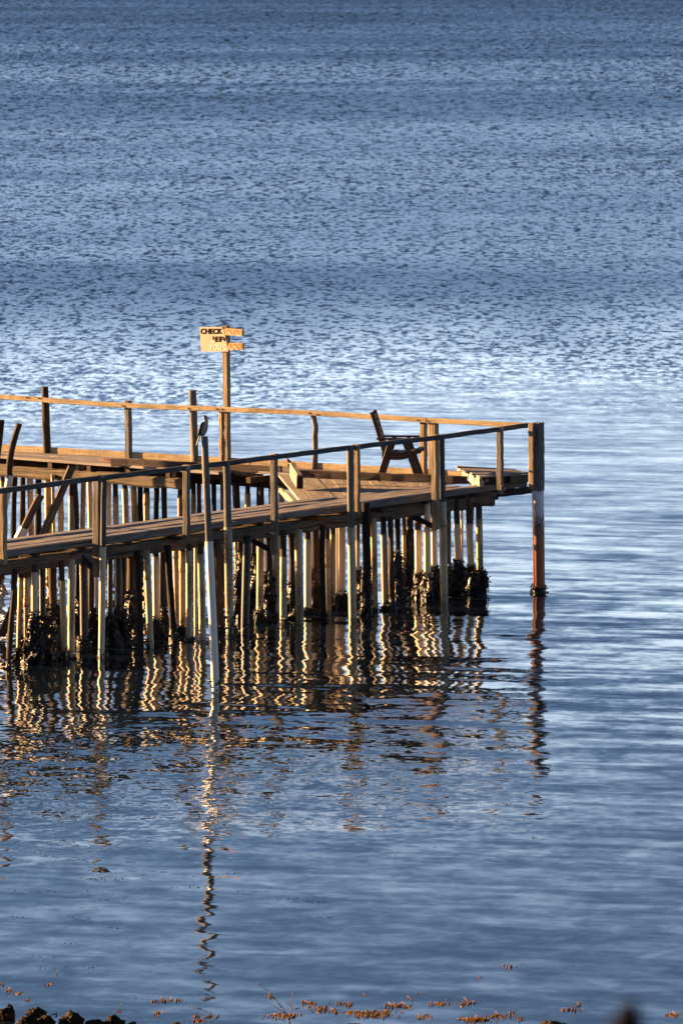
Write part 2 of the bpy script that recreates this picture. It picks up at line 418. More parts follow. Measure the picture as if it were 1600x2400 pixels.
# ------------------------------------------------------------------ jetty geometry lines
ZD, ZR = 1.52, 2.37
A0 = W(17, 1287.5, ZD); B0 = W(1238, 1123.5, ZD)
u = (B0 - A0); u.z = 0; u.normalize(); nin = Vector((-u.y, u.x, 0))   # along, inward (away from the open side)
LN = (B0 - A0).length
def near(s_, d, z): p = A0 + u * s_ + nin * d; return Vector((p.x, p.y, z))
def s_of_px(x, d=0.):           # distance along the near edge where the picture column x crosses it
    lo, hi = -12., 20.
    for _ in range(50):
        m = (lo + hi) / 2; p = A0 + u * m + nin * d
        if 800 + FPX * p.x / (p.y * _cp + (CAMH - ZD) * _sp) < x: lo = m
        else: hi = m
    return lo
def yF(x): return 1540 - .159 * (x - 237)
K0, K1 = W(0, 1047, 1.565), W(1000, 1107.5, 1.565)
uf = (K1 - K0).normalized(); nf = Vector((uf.y, -uf.x, 0))            # along the far side, towards the near side
E0, E1 = W(0, 1068, ZD), W(650, 1117, ZD)
ue = (E1 - E0).normalized()

# ------------------------------------------------------------------ piles
SHELL = None
def crust(parent, cx, top, r, extra, base_z=-.12, dens=1.0):
    """mussels grown round a pile: an uneven dark core covered with single shells"""
    mb = MB(); hgt = top - base_z; n, seg = 14, max(5, int(hgt / .06)); off = R.uniform(0, 99); rs = []
    def prof(a, z):
        f = min(1, max(0, (z - base_z) / hgt))
        w = (1 - f) ** .55
        return r * 1.02 + extra * w * (.55 + .9 * mnoise.noise(Vector((math.cos(a) * 1.3 + off, math.sin(a) * 1.3, z * 5)))) 
    for k in range(seg + 1):
        z = base_z + hgt * k / seg; c = cx(z); ring = []
        for i in range(n):
            a = 2 * math.pi * i / n; q = max(r * .9, prof(a, z) - .012)
            if k == seg: q = r * .8
            ring.append((c.x + math.cos(a) * q, c.y + math.sin(a) * q, z))
        rs.append(ring)
    mb.rings(rs, .1, [0] * (seg + 1))
    mb.uv = [(.12, q[1] * .3) for q in mb.uv]
    N = int(dens * 900 * hgt * (r + extra) * 2.6)
    for _ in range(N):
        z = base_z + hgt * R.random() ** 1.1; a = R.uniform(0, 2 * math.pi); q = prof(a, z) - .004 + R.uniform(-.012, .014)
        if q < r * .97: q = r
        c = cx(z); p = Vector((c.x + math.cos(a) * q, c.y + math.sin(a) * q, z + R.uniform(0, .03)))
        o = Vector((math.cos(a), math.sin(a), R.uniform(-.2, .7))).normalized()
        q1 = Vector((R.gauss(0, 1), R.gauss(0, 1), R.gauss(0, 1))); t1 = (o * .7 + q1 * .5).normalized()
        t2 = t1.cross(Vector((R.gauss(0, 1), R.gauss(0, 1), R.gauss(0, 1)))).normalized(); t3 = t1.cross(t2)
        L, wd, th = R.uniform(.016, .032), R.uniform(.010, .017), R.uniform(.006, .010)
        base = len(mb.v)
        pts = [p + t1 * L, p - t1 * L * .9, p + t2 * wd, p - t2 * wd, p + t3 * th, p - t3 * th, p + t1 * L * .55 + t2 * wd * .75, p + t1 * L * .55 - t2 * wd * .75]
        mb.v.extend([tuple(x) for x in pts])
        ux = R.random() ** 1.3; uvv = (ux, R.uniform(0, 9))
        for tri in ((0, 6, 4), (6, 2, 4), (2, 1, 4), (1, 3, 4), (3, 7, 4), (7, 0, 4), (6, 0, 5), (2, 6, 5), (1, 2, 5), (3, 1, 5), (7, 3, 5), (0, 7, 5)):
            mb.face([base + i for i in tri], [uvv] * 3)
    return mb.build('mussel_crust', M['mussel'], parent)

PILES = []
def pile(xt, xb, row, w, kind, sleeve=None, mus=None, mr=.065, ytop=None, ztop=None, name='timber_pile', wood_mat=None, bend=None, ybase=None, path=None, r_top=None, dens=1.0):
    yb = ybase if ybase is not None else row
    P0 = W(xb, yb, 0); s_ = FPX / P0.y; r = w / s_ / 2
    if ytop is not None: P1 = WY(xt, ytop, P0.y)
    else:
        P1 = W(xt, yb - ztop * s_, ztop); P1 = WY(xt, yb - ztop * s_ * .998, P0.y); P1.z = ztop
    ax = (P1 - P0) / (P1.z - P0.z)
    def at(z): return P0 + ax * z
    root = thing(name, None, 'pile', P0)
    is_pipe = kind.startswith('pvc') or kind == 'dark'
    zs = None
    if is_pipe:
        zs = P1.z if sleeve is None else (yb - sleeve) / s_
        zs = min(zs, P1.z)
        if sleeve is None and ytop is None: zs = P1.z
        mb = MB(); mb.pole(at(-.6), at(zs), r, r, 18, 14, .0007, R.uniform(0, .006))
        if kind == 'pvcs' and R.random() < .35 and zs > .9:          # a collar where two lengths join
            zc = R.uniform(.55, .85) * zs; mb.pole(at(zc), at(zc + .12), r + .004, r + .004, 18, 2, 0)
        mb.build('pipe_sleeve', M[kind], root, smooth=True)
    wm = M[wood_mat or {'wood': 'brown_wood', 'woodd': 'black_wood', 'grey': 'grey_wood', 'rustw': 'rust_wood'}.get(kind, 'brown_wood')]
    if not is_pipe or zs < P1.z - .02:
        z0 = -.6 if not is_pipe else zs - .1
        rr = r if not is_pipe else r * .9
        mb = MB(); mb.pole(at(z0), at(P1.z), rr, (r_top or rr * R.uniform(.88, 1.0)), 14, 16, .006 if not is_pipe else .0035, R.uniform(0, .02) if bend is None and not is_pipe else (bend or 0), path=path)
        mb.build('timber_post', wm, root, smooth=True)
    if mus is not None:
        crust(root, at, max(.08, (yb - mus) / s_), r, mr, dens=dens)
    PILES.append((xb, row, kind, sleeve, mus, xt - xb, root, w))
    return root

TOPF, TOPM = 1.29, 1.36
rows = {'f': (0, TOPF), 'm': (-16, TOPM), 'i': (-27, TOPM)}
near_list = [
 (36,20,'f',13,'wood',None,None), (50,44,'m',13,'pvcs',1352,1525), (63,61,'m',15,'pvcs',1352,1495), (81,80,'f',16,'pvc',1339,1432),
 (99,99,'m',16,'dark',None,1440), (122,126,'i',20,'wood',None,1415), (144,152,'f',15,'pvcb',1359,None), (168,167,'f',17,'pvcs',None,None),
 (182,180,'i',12,'woodd',None,1400), (195,198,'m',20,'dark',None,1492), (213,214,'i',14,'wood',None,1420), (226,227,'i',9,'pvc',None,1480),
 (258,258,'m',13,'dark',None,1438), (277,279,'m',16,'dark',None,1418), (290,291,'i',12,'woodd',None,1400), (306,307,'m',17,'wood',None,1383),
 (321,330,'f',16,'woodd',None,None), (343,352,'f',16,'pvcs',None,None), (364,367,'m',17,'pvc',1303,1445), (380,381,'i',12,'woodd',None,1420),
 (392,407,'f',18,'woodd',None,None), (410,416,'i',13,'pvcs',None,1468), (427,428,'m',15,'pvcs',1290,1465), (443,443,'f',16,'pvcs',1288,None),
 (458,459,'i',8,'pvc',None,None), (470,474,'f',17,'pvcs',1296,None), (508,521,'f',17,'wood',None,1470), (553,553,'i',8,'pvcs',None,None),
 (563,563,'i',14,'woodd',None,1290), (580,575,'f',20,'dark',None,None), (595,596,'i',13,'woodd',None,1300), (611,609,'m',17,'pvcs',None,1428),
 (627,629,'m',15,'woodd',None,1335), (647,647,'m',17,'pvcs',None,1436), (664,664,'f',17,'pvcs',1303,None), (683,684,'m',16,'wood',None,1366),
 (699,703,'f',19,'pvcs',None,None), (721,721,'m',17,'pvc',1262,1423), (738,738,'i',20,'woodd',None,1330), (755,761,'f',14,'woodd',None,None),
 (765,769,'m',16,'pvcs',1261,None), (780,780,'m',14,'pvcb',1250,1393), (790,790,'i',8,'pvc',None,None), (801,801,'m',17,'pvc',None,1388),
 (838,838,'i',11,'pvcs',1265,1330), (875,878,'f',16,'pvcb',None,None), (898,902,'f',16,'pvcs',1248,None), (914,919,'f',15,'wood',None,None),
 (930,931,'m',14,'woodd',None,1292), (946,948,'i',10,'pvcs',1253,1300), (960,960,'i',17,'woodd',None,1235), (979,980,'m',17,'pvc',1240,1338),
 (1000,1001,'m',16,'pvc',None,1343), (1015,1019,'i',15,'pvc',1240,1325), (1050,1050,'i',13,'dark',None,1320), (1069,1076,'m',16,'pvc',1226,1312),
 (1082,1083,'i',6,'pvc',None,None), (1096,1107,'m',16,'pvcs',1226,1324), (1106,1105,'i',9,'wood',None,1320), (1122,1125,'f',16,'pvcb',1214,1332)]
for (xt, xb, row, w, kind, sl, mu) in near_list:
    dy, zt = rows[row]; yb = yF(xb) - 6 + dy + R.uniform(-3, 3)
    if xb > 1000: yb += 8
    low = mu is None and w > 10 and R.random() < .75
    if low: mu = yb - R.uniform(10, 30)
    pile(xt, xb, row, w, kind, sl, mu, (.20 if xb in (61, 80, 99, 126, 279, 258, 307, 1107, 1125, 801) else R.uniform(.03, .06) if low else R.uniform(.11, .16)) if w > 10 else .05, ztop=zt, ybase=yb)
far_list = [(6,4,12,'pvcb',1125),(36,33,14,'woodd',None),(54,53,14,'woodd',None),(70,74,14,'pvcs',None),(91,88,16,'woodd',None),(112,115,17,'pvcb',None),
 (123,128,8,'pvcs',None),(142,143,14,'pvcs',1150),(167,168,15,'pvcs',1160),(176,183,12,'woodd',None),(196,192,12,'pvcb',None),(209,213,12,'pvc',None),
 (255,255,11,'pvc',None),(270,273,14,'pvcs',1161),(292,297,15,'pvcs',1144),(312,319,15,'pvcb',None),(327,332,13,'woodd',None),(343,345,15,'pvcs',1151),
 (368,366,14,'woodd',None),(384,385,14,'wood',None),(422,424,14,'pvcb',1160),(431,432,6,'pvc',None),(453,454,13,'pvcb',1155),(466,468,12,'rustw',None),
 (501,501,13,'woodd',None),(521,522,11,'pvcb',None),(553,558,18,'wood',None),(580,582,14,'pvcb',1155),(604,606,8,'woodd',None),(613,613,13,'wood',None),
 (634,633,9,'woodd',None),(660,660,15,'pvcs',None)]
for k, (xt, xb, w, kind, sl) in enumerate(far_list):
    yb = 1307 + .069 * xb - (10 if k % 3 == 1 else 2) + R.uniform(-3, 3)
    pile(xt, xb, 'far', w, kind, sl, None if k % 4 else yb - R.uniform(14, 40), .04, ztop=TOPM if k % 3 == 1 else 1.30, ybase=yb)

# posts of the near railing that run down to the sea bed
def rail_px(x): return 1143 - .125 * (x - 15)
pile(244, 237, 'post', 15, 'pvc', 1279, 1522, .03, ytop=1117, ybase=1540, wood_mat='rail_wood', dens=.6)
pile(531, 540, 'post', 20, 'pvcs', 1233, 1428, .03, ytop=1083, ybase=1494, wood_mat='grey_wood')
pile(820, 826, 'post', 19, 'pvcs', 1234, None, ytop=1045, ybase=1447, wood_mat='grey_wood')
pile(1033, 1041, 'post', 18, 'pvcs', 1173, None, ytop=1021, ybase=1413, wood_mat='rail_wood')
bp = pile(479, 505, 'bird', 19, 'pvcw', 1265, 1592, .022, ytop=1023, ybase=1624, wood_mat='grey_wood', dens=1.2)
pile(857, 858, 'short', 20, 'grey', None, 1322, .05, ytop=1177, ybase=1444, wood_mat='black_wood')
crn = pile(1260, 1262, 'corner', 28, 'pvcr', 1147, 1370, .075, ytop=1140, ybase=1389, dens=1.4)
pile(4, -30, 'lean', 15, 'wood', None, None, ytop=984, ybase=1322)
pile(45, -14, 'lean', 17, 'pvcw', 1112, None, ytop=993, ybase=1326, wood_mat='brown_wood', path=lambda f: -.045 * math.sin(f * 3.14))
# split timber posts at the corner, on top of the big pipe
Yc = W(1262, 1389, 0).y
def post(mb, xt, yt, xb, yb, Y, w, d, ang=None, seg=8, jit=.004, mi=0):
    p0, p1 = WY(xb, yb, Y), WY(xt, yt, Y)
    mb.beam(p0, p1, w, d, up=ang if ang is not None else u, seg=seg, jit=jit, mi=mi, bev=.008)
dface = Vector((-.8, -.6, 0))
mb = MB(); post(mb, 1262, 990, 1262, 1150, Yc - .02, .135, .12, ang=nin); mb.build('timber_post', M['grey_wood'], crn)
mb = MB(); post(mb, 1245, 991, 1246, 1146, Yc - .05, .055, .085, ang=nin); mb.build('side_post', M['post_wood'], crn)

# name each pile by where it is found
ORD = ['first', 'second', 'third', 'fourth', 'fifth', 'sixth', 'seventh', 'eighth', 'ninth', 'tenth', 'eleventh', 'twelfth', 'thirteenth', 'fourteenth', 'fifteenth', 'sixteenth', 'seventeenth', 'eighteenth', 'nineteenth', 'twentieth', 'twenty-first', 'twenty-second', 'twenty-third', 'twenty-fourth', 'twenty-fifth', 'twenty-sixth', 'twenty-seventh', 'twenty-eighth', 'twenty-ninth', 'thirtieth', 'thirty-first', 'thirty-second']
KW = {'pvc': 'cream sleeved', 'pvcs': 'speckled sleeved', 'pvcb': 'brown sleeved', 'dark': 'black pipe', 'wood': 'bare brown timber', 'woodd': 'bare black timber', 'rustw': 'rusty red timber'}
marks = [(-99, 'from the left edge'), (237, 'right of the second rail post'), (540, 'right of the round rail post'), (826, 'right of the doubled rail posts'), (1041, 'right of the fourth sleeved rail post')]
npl = sorted([p for p in PILES if p[1] in ('f', 'm', 'i')], key=lambda p: p[0])
cnt = {}
for (xb, row, kind, sl, mu, lean, root, w) in npl:
    mk = [m for m in marks if m[0] < xb][-1]; cnt[mk] = cnt.get(mk, 0) + 1
    d = KW[kind] + (' mussel footed' if mu else '')
    tag(root, f"{d} pile, near walkway, {ORD[cnt[mk]-1]} {mk[1]}", 'pile', 'piles under the near walkway')
for k, p in enumerate(sorted([p for p in PILES if p[1] == 'far'], key=lambda p: p[0])):
    tag(p[6], f"{KW[p[2]]} pile under the far walkway, {ORD[k]} of its row from the left", 'pile', 'piles under the far walkway')
spec = {237: 'cream sleeved rail pile beside the second square rail post with a brace', 540: 'round rail pile with white sleeve top and mussels, just right of the bird post', 826: 'tallest pale sleeved rail pile in the middle, beside the short black stump', 1041: 'slim pale sleeved rail pile in front of the chair end of the walkway',
        505: 'tall leaning mooring post with white pipe foot, the pied bird perched on top', 858: 'short black timber stump pile standing against the middle of the near walkway', 1262: 'rust-stained corner pile standing alone at the right end of the jetty', -30: 'tip of a leaning brown pole cut by the left edge of the photo', -14: 'leaning brown pole with white pipe sleeve beside the far walkway at left'}
for p in PILES:
    if p[0] in spec and p[1] in ('post', 'bird', 'short', 'corner', 'lean'): tag(p[6], spec[p[0]], 'mooring post' if p[1] in ('bird', 'lean') else 'pile')

# ------------------------------------------------------------------ near walkway
nw = thing('near_walkway', 'grey plank walkway along the front of the jetty on old beams', 'walkway', near(0, .4, 0))
mb = MB()
ends = [-7.0, -2.1, 1.9, 5.2, 8.3, 11.2, LN - .02]
for r_ in range(4):
    pts = [e + (R.uniform(-.5, .5) if 0 < i < len(ends) - 1 else 0) for i, e in enumerate(ends)]
    for a, c in zip(pts[:-1], pts[1:]):
        if r_ and a > LN - 2.6: continue
        if r_ and c > LN - 2.6: c = LN - 1.5
        d = .10 + r_ * .2; z = ZD - .0225 + R.uniform(-.006, .006) + (.012 if r_ == 3 and R.random() < .5 else 0)
        mb.beam(near(a, d, z), near(c - .008, d + R.uniform(-.01, .01), z), R.uniform(.178, .192), .045, seg=10, jit=.003, bev=.007, rag=.01)
mb.build('deck_planks', M['deck_wood'], nw)
mb = MB()
pts = [-7.0, -1.6, 2.25, 4.6, 6.4, 7.6, 10.4, 12.2, LN - .1]
for i, (a, c) in enumerate(zip(pts[:-1], pts[1:])):
    mb.beam(near(a, -.022 - .003 * (i % 2), ZD - .045 - .006 * (i % 3)), near(c - .006, -.022 - .003 * (i % 2), ZD - .045 - .006 * (i % 3)), .04, .085, seg=8, jit=.003, rag=.01)
mb.build('edge_board', M['grey_wood'], nw)
s_ = -6.6
while s_ < LN - 1.0:
    mb = MB(); mb.beam(near(s_, .04, 1.41), near(s_, .82, 1.41), .07, .095, seg=3, jit=.003); mb.build('joist', M['brown_wood'], nw); s_ += 1.05
sr = s_of_px(1150, .15)
for k, (a, c) in enumerate([(-7, 1.55), (1.57, 5.6), (5.62, 9.4), (9.42, sr)]):
    mb = MB(); mb.beam(near(a, .17, 1.265 + .008 * k), near(c, .17, 1.265 + .008 * k), .14, .19, seg=16, jit=.010, bev=.02, rag=.03)
    mb.build('beam', M['stringer_wood'], nw)
mb = MB(); mb.beam(near(-7, .72, 1.27), near(sr + .1, .72, 1.27), .14, .18, seg=20, jit=.01, bev=.02); mb.build('beam', M['stringer_wood'], nw)
mb = MB(); mb.beam(near(sr - 1.6, .16, 1.385), near(sr + .25, .16, 1.385), .13, .06, seg=5, jit=.006); mb.beam(near(sr - .3, .33, 1.30), near(sr + .42, .33, 1.30), .10, .14, seg=4, jit=.012, bev=.03, rag=.03)
mb.build('beam_end', M['black_wood'], nw)
# stray joist ends sticking out in front of the edge
for (x0, z, L_, w_, h_, mt) in [(733, 1.40, .28, .05, .075, 'rust_wood'), (893, 1.385, .10, .07, .075, 'brown_wood'), (1140, 1.405, .38, .04, .06, 'grey_wood'), (420, 1.37, .12, .05, .05, 'brown_wood')]:
    q = s_of_px(x0, -.05); mb = MB(); mb.beam(near(q, -.05 - L_ * .4, z), near(q - L_ * .4, .5, z), w_, h_, seg=3, jit=.002); mb.build('joist_end', M[mt], nw)
# diagonal braces
for (xa, ya, xb, yb) in [(172, 1287, 231, 1347), (584, 1262, 643, 1295), (964, 1210, 1023, 1238)]:
    q = s_of_px(xb, -.06); Y1 = near(q, -.03, 0).y; q2 = s_of_px(xa, .2); Y0 = near(q2, .25, 0).y
    mb = MB(); mb.beam(WY(xa, ya, Y0), WY(xb, yb, Y1), .06, .075, seg=5, jit=.004); mb.build('brace', M['black_wood'], nw)

# ------------------------------------------------------------------ near railing
nr = thing('near_railing', 'dark grey timber handrail on posts along the front walkway', 'railing', near(5, -.06, ZD))
railpts = [(-90, 1156), (15, 1143), (222, 1115.5), (437, 1091.5), (531, 1079.5), (642, 1065.5), (820, 1043.5), (1018, 1020.5), (1171, 1000), (1236, 991)]
rw = [W(x, y, ZR) for x, y in railpts]
seglist = [(0, 1), (1, 2), (2, 3), (3, 5), (5, 6), (6, 7), (7, 8), (8, 9)]
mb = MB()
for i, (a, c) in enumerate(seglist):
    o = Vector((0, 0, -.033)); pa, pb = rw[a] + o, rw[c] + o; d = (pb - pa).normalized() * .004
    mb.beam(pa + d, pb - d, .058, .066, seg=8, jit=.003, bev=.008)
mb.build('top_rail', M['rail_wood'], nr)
nposts = [(8, 1143, 8, 1322, .092, .07), (227, 1114, 227, 1353, .075, .10), (437, 1091, 437, 1263, .075, .08), (642, 1064, 643, 1298, .075, .085), (835, 1042, 835, 1205, .06, .10), (1019, 1019, 1022, 1241, .095, .085), (1171, 1000, 1172, 1158, .07, .085)]
for (xt, yt, xb, yb, w_, d_) in nposts:
    Y = W(xt, yt, ZR).y
    mb = MB(); post(mb, xt, yt - 1, xb, yb, Y - .03, w_, d_, ang=nin, seg=9, jit=.004)
    pp = mb.build('rail_post', M['post_wood' if xt in (8, 1019, 835) else 'grey_wood'], nr)
    if xt in (8, 437, 642, 1171):                       # bleached, splashed post tops
        mb = MB(); c_ = WY(xt, yt + 1, Y - .03); mb.beam(c_ - Vector((0, 0, .045)), c_ + Vector((0, 0, .012)), w_ + .006, d_ + .006, up=nin, seg=2, jit=.003, bev=.012); mb.build('post_cap', M['pale_wood'], pp)
mb = MB(); q = W(1163, 1001, ZR); mb.beam(WY(1171, 1131, q.y - .1), WY(1178, 1138, q.y - .1), .05, .03); mb.build('bracket', M['rust'], nr)
for (x, y) in [(435, 1240), (652, 1208), (832, 1185), (1025, 1160), (545, 1223)]:
    q = s_of_px(x, -.12); p = WY(x, y, near(q, -.12, 0).y)
    mb = MB(); mb.pole(p, p - nin * .04, .012, .011, 8, 1, 0); mb.build('bolt', M['bolt'], nr)

# ------------------------------------------------------------------ far walkway
fw = thing('far_walkway', 'sunlit plank walkway along the back of the jetty with edge board', 'walkway', (E0 + K0) / 2 * 1.0)
def far_pt(s_, f, z):                          # f: 0 = back edge, 1 = front edge
    k = K0 + uf * s_; e = E0 + ue * (s_ + (K0 - E0).dot(ue) * 1.0)
    p = k * (1 - f) + e * f; return Vector((p.x, p.y, z))
SE = (W(1160, 1117, ZD) - K0).dot(uf)
mb = MB(); NP = 6
for r_ in range(NP):
    brk = [-5, -.6, 1.1, 3.3, 5.2, 7.1, SE]; pts = [q + (R.uniform(-.6, .6) if 0 < i < len(brk) - 1 else 0) for i, q in enumerate(brk)]
    for a, c in zip(pts[:-1], pts[1:]):
        if r_ >= 4 and a > 4.2: continue
        f0, f1 = (r_ + .03) / NP, (r_ + .97) / NP; z = ZD + R.uniform(-.012, .010)
        n_ = 3
        mb.quadbox([far_pt(a, f1, z), far_pt(c - .01, f1, z), far_pt(c - .01, f0, z), far_pt(a, f0, z)], .04)
mb.build('deck_planks', M['deck_wood'], fw)
mb = MB()
brk = [-5, 1.95, 4.75, SE - .2]
for i, (a, c) in enumerate(zip(brk[:-1], brk[1:])):
    mb.beam(K0 + uf * a + Vector((0, 0, .005 * i - .012)), K0 + uf * (c - .005) + Vector((0, 0, .005 * i - .012)), .05, .10, seg=10, jit=.003)
mb.build('edge_board', M['honey_wood'], fw)
mb = MB(); mb.beam(far_pt(-5, .86, 1.30), far_pt(1.0, .88, 1.29), .15, .18, seg=10, jit=.012, bev=.03); mb.build('beam', M['stringer_wood'], fw)
mb = MB(); mb.beam(far_pt(1.02, .88, 1.295), far_pt(4.5, .9, 1.30), .15, .17, seg=10, jit=.012, bev=.03, rag=.05); mb.build('beam', M['stringer_wood'], fw)
mb = MB(); mb.beam(far_pt(-5, .15, 1.30), far_pt(SE - .3, .15, 1.30), .15, .17, seg=14, jit=.012, bev=.03); mb.build('beam', M['brown_wood'], fw)
s_ = -4.6
while s_ < 6.5:
    mb = MB(); mb.beam(far_pt(s_, .05, 1.43), far_pt(s_, .97, 1.43), .08, .085, seg=2, jit=.003); mb.build('joist', M['brown_wood'], fw); s_ += .8
for x in (181, 296, 407):
    mb = MB(); p = W(x, 1095 + (x - 181) * .075, 1.43); mb.beam(p, p + Vector((.1, .9, 0)), .052, .085, seg=2, jit=.002); mb.build('joist_end', M['honey_wood'], fw)
mb = MB(); mb.beam(W(262, 1083, 1.555), W(660, 1102, 1.555), .05, .11, seg=10, jit=.006)
mb.build('front_board', M['chair_wood'], fw)
mb = MB(); mb.beam(W(300, 1096, 1.44), W(612, 1115, 1.44), .07, .03, seg=8, jit=.003); mb.build('ledge_board', M['honey_wood'], fw)
mb = MB(); q0, q1 = W(246, 1078, 1.55), W(330, 1083, 1.55)   # torn dark sheet curling off the planks
rs = []
for k in range(15):
    f = k / 14; c = W(246 + 170 * f, 1079 + 9 * f, 1.535 + .022 * abs(math.sin(k * 1.9)) + .012); rs.append([c + Vector((-.1, .28, 0)), c + Vector((.02, -.06, -.004 * (k % 3))), c + Vector((.02, -.06, -.012)), c + Vector((-.1, .28, -.008))])
mb.rings(rs, 0, [i * .07 for i in range(15)]); mb.build('torn_sheet', M['rust_wood'], fw)

# ------------------------------------------------------------------ far railing
fr = thing('far_railing', 'golden sunlit timber handrail on posts along the back walkway', 'railing', K0)
fpts = [(-60, 920), (66, 929), (300, 945), (506, 952.5), (731, 962), (1000, 979), (1236, 991.5)]
fr0, fr1 = W(-60, 920.5, ZR), W(1236, 991.5, ZR); frn = Vector((fr1.y - fr0.y, -(fr1.x - fr0.x), 0)).normalized()
def on_rail(x, y):
    d_ = ray(x, y); c_ = Vector((0, 0, CAMH)); return c_ + d_ * ((fr0 - c_).dot(frn) / d_.dot(frn))
fwp = [on_rail(x, y) for x, y in fpts]
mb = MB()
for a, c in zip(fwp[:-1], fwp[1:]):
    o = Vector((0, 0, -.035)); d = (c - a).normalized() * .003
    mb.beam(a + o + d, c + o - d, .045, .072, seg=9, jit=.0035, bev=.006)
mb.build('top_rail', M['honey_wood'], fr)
def railY(x):
    return on_rail(x, 950).y
nfar = -nf
offp = nfar * .075
def farpost(kind, xt, yt, xb, yb, w_, d_, mt, off=.085, name='rail_post', path=None, bend=0):
    Y = railY(xt) + off
    p1, p0 = WY(xt, yt, Y), WY(xb, yb, Y)
    mb = MB()
    if kind == 'round': mb.pole(p0, p1, w_ / 2 * 1.03, w_ / 2 * .95, 14, 14, .006, bend, path=path)
    else: mb.beam(p0, p1, w_, d_, up=nf, seg=10, jit=.004, bev=.008)
    return mb.build(name, M[mt], fr, smooth=(kind == 'round'))
farpost('round', 105, 906, 111, 1075, .118, 0, 'brown_wood')
farpost('square', 300, 939, 302, 1075, .085, .085, 'grey_wood')
farpost('round', 451, 915, 457, 1085, .112, 0, 'grey_wood')
farpost('square', 520, 963, 520, 1085, .06, .08, 'honey_wood', off=.075)
farpost('round', 733, 962, 737, 1100, .088, 0, 'grey_wood', path=lambda f: .02 * math.sin(f * 3.14) + .02 * math.exp(-((f - .72) / .1) ** 2))
farpost('square', 992, 990, 992, 1116, .085, .085, 'post_wood')
farpost('square', 1015, 991, 1017, 1118, .13, .10, 'post_wood')
for (x, y) in [(65, 931), (290, 951), (444, 957), (510, 958), (522, 959), (727, 968), (744, 971), (980, 984), (1002, 986), (92, 933)]:
    p = on_rail(x, y); mb = MB(); mb.pole(p + nf * .018, p + nf * .036, .011, .009, 8, 1, 0); mb.build('bolt', M['bolt'], fr)

# ------------------------------------------------------------------ corner platform
pf = thing('corner_platform', 'patchy bleached plank platform in the corner between the two walkways', 'platform', W(800, 1140, 1.5))
d0 = W(702, 1177, ZD - .01) - W(652, 1117, ZD - .01); d0.z = 0; dl = d0.normalized()
ws = MB()
for i in range(18):
    xa = 652 + 28.5 * i; a = W(xa, 1117 + .02 * 28.5 * i - 6, ZD - .012); c = W(xa + 27.3, 1117 + .02 * 28.5 * (i + .96) - 6, ZD - .012)
    def hit(p):
        # distance along dl to the inner edge of the near walkway
        k = (p - A0).dot(nin) - .80; return k / -(dl.dot(nin))
    la, lc = hit(a), hit(c)
    if la < .15 or lc < .1: break
    dz = Vector((0, 0, R.uniform(-.006, .004)))
    ws.quadbox([a + dz, a + dl * la + dz, c + dl * lc + dz, c + dz], .035)
ws.build('deck_planks', M['platform_wood'], pf)
a = W(652, 1117, 1.42); mb = MB()
for k in range(5):
    p = a + dl * (.25 + .85 * k) + Vector((.06, 0, 0)); q = p + uf * max(.2, min(5.0, ((p - A0).dot(nin) - .86) / -uf.dot(nin)))
    mb = MB(); mb.beam(p, q, .06, .10, seg=4, jit=.004); mb.build('joist', M['brown_wood'], pf)
mb = MB(); p = W(672, 1158, 1.33); mb.beam(p, p + dl * 1.9, .07, .09, seg=3, jit=.005); mb.beam(a + Vector((-.02, 0, -.12)), a + Vector((-.02, 0, -.12)) + dl * 2.3, .05, .08, seg=4, jit=.004); mb.build('support', M['platform_wood'], pf)

# ------------------------------------------------------------------ raised deck at the right end
rdk = thing('raised_deck', 'broken raised section of decking at the right end, its left edge glowing', 'platform', W(1150, 1120, 1.5))
zt = 1.655
Ap, Bp, Cp, Dp = W(1070, 1093, zt), W(1204, 1101, zt), W(1239, 1106.5, zt), W(1121, 1117, zt)
mb = MB()
for i in range(6):
    f0, f1 = i / 6 + .006, (i + 1) / 6 - .006
    rg = R.uniform(-.05, .05)
    la, lb = Ap.lerp(Dp, f1), Bp.lerp(Cp, f1); ka, kb = Ap.lerp(Dp, f0), Bp.lerp(Cp, f0); dd = (lb - la).normalized() * rg
    z_ = Vector((0, 0, R.uniform(-.006, .006) + (.012 if i == 0 else 0)))
    mb.quadbox([la + dd + z_, lb + z_, kb + z_, ka + dd + z_], .028)
mb.build('deck_planks', M['deck_wood'], rdk)
dn = Vector((0, 0, -.085)); e_ = (Dp - Ap).normalized(); g_ = (Cp - Dp).normalized()
mb = MB(); mb.beam(Ap + dn + g_ * .05, Dp + dn + g_ * .05 + e_ * .0, .05, .11, seg=8, jit=.008, rag=.02)
mb.beam(Ap + dn * 1.7 + g_ * .10 + e_ * .5, Dp + dn * 1.5 + g_ * .07 - e_ * .02, .05, .12, seg=6, jit=.008)
mb.build('end_board', M['pale_wood'], rdk)
mb = MB(); mb.beam(Dp + g_ * .12 + dn - e_ * .06, Cp + dn - e_ * .06, .045, .10, seg=6, jit=.004); mb.beam(Ap.lerp(Dp, .5) + dn + g_ * .1, Bp.lerp(Cp, .5) + dn, .045, .10, seg=4, jit=.004); mb.beam(Ap + dn + e_ * .06 + g_ * .1, Bp + dn + e_ * .06, .045, .10, seg=4, jit=.004)
mb.build('joists', M['black_wood'], rdk)
mb = MB(); p0_, p1_ = Dp.lerp(Cp, .62) + Vector((0, 0, -.085)), Cp + Vector((0, 0, -.085)); mb.beam(p0_ - e_ * .0, p1_, .03, .105, seg=4, jit=.003); mb.build('front_board', M['stringer_wood'], rdk)
mb = MB(); p = Dp.lerp(Cp, .12) + Vector((0, 0, -.07)); mb.beam(p, p + g_ * .07, .03, .045, seg=1, jit=0); mb.build('block', M['grey_wood'], rdk)
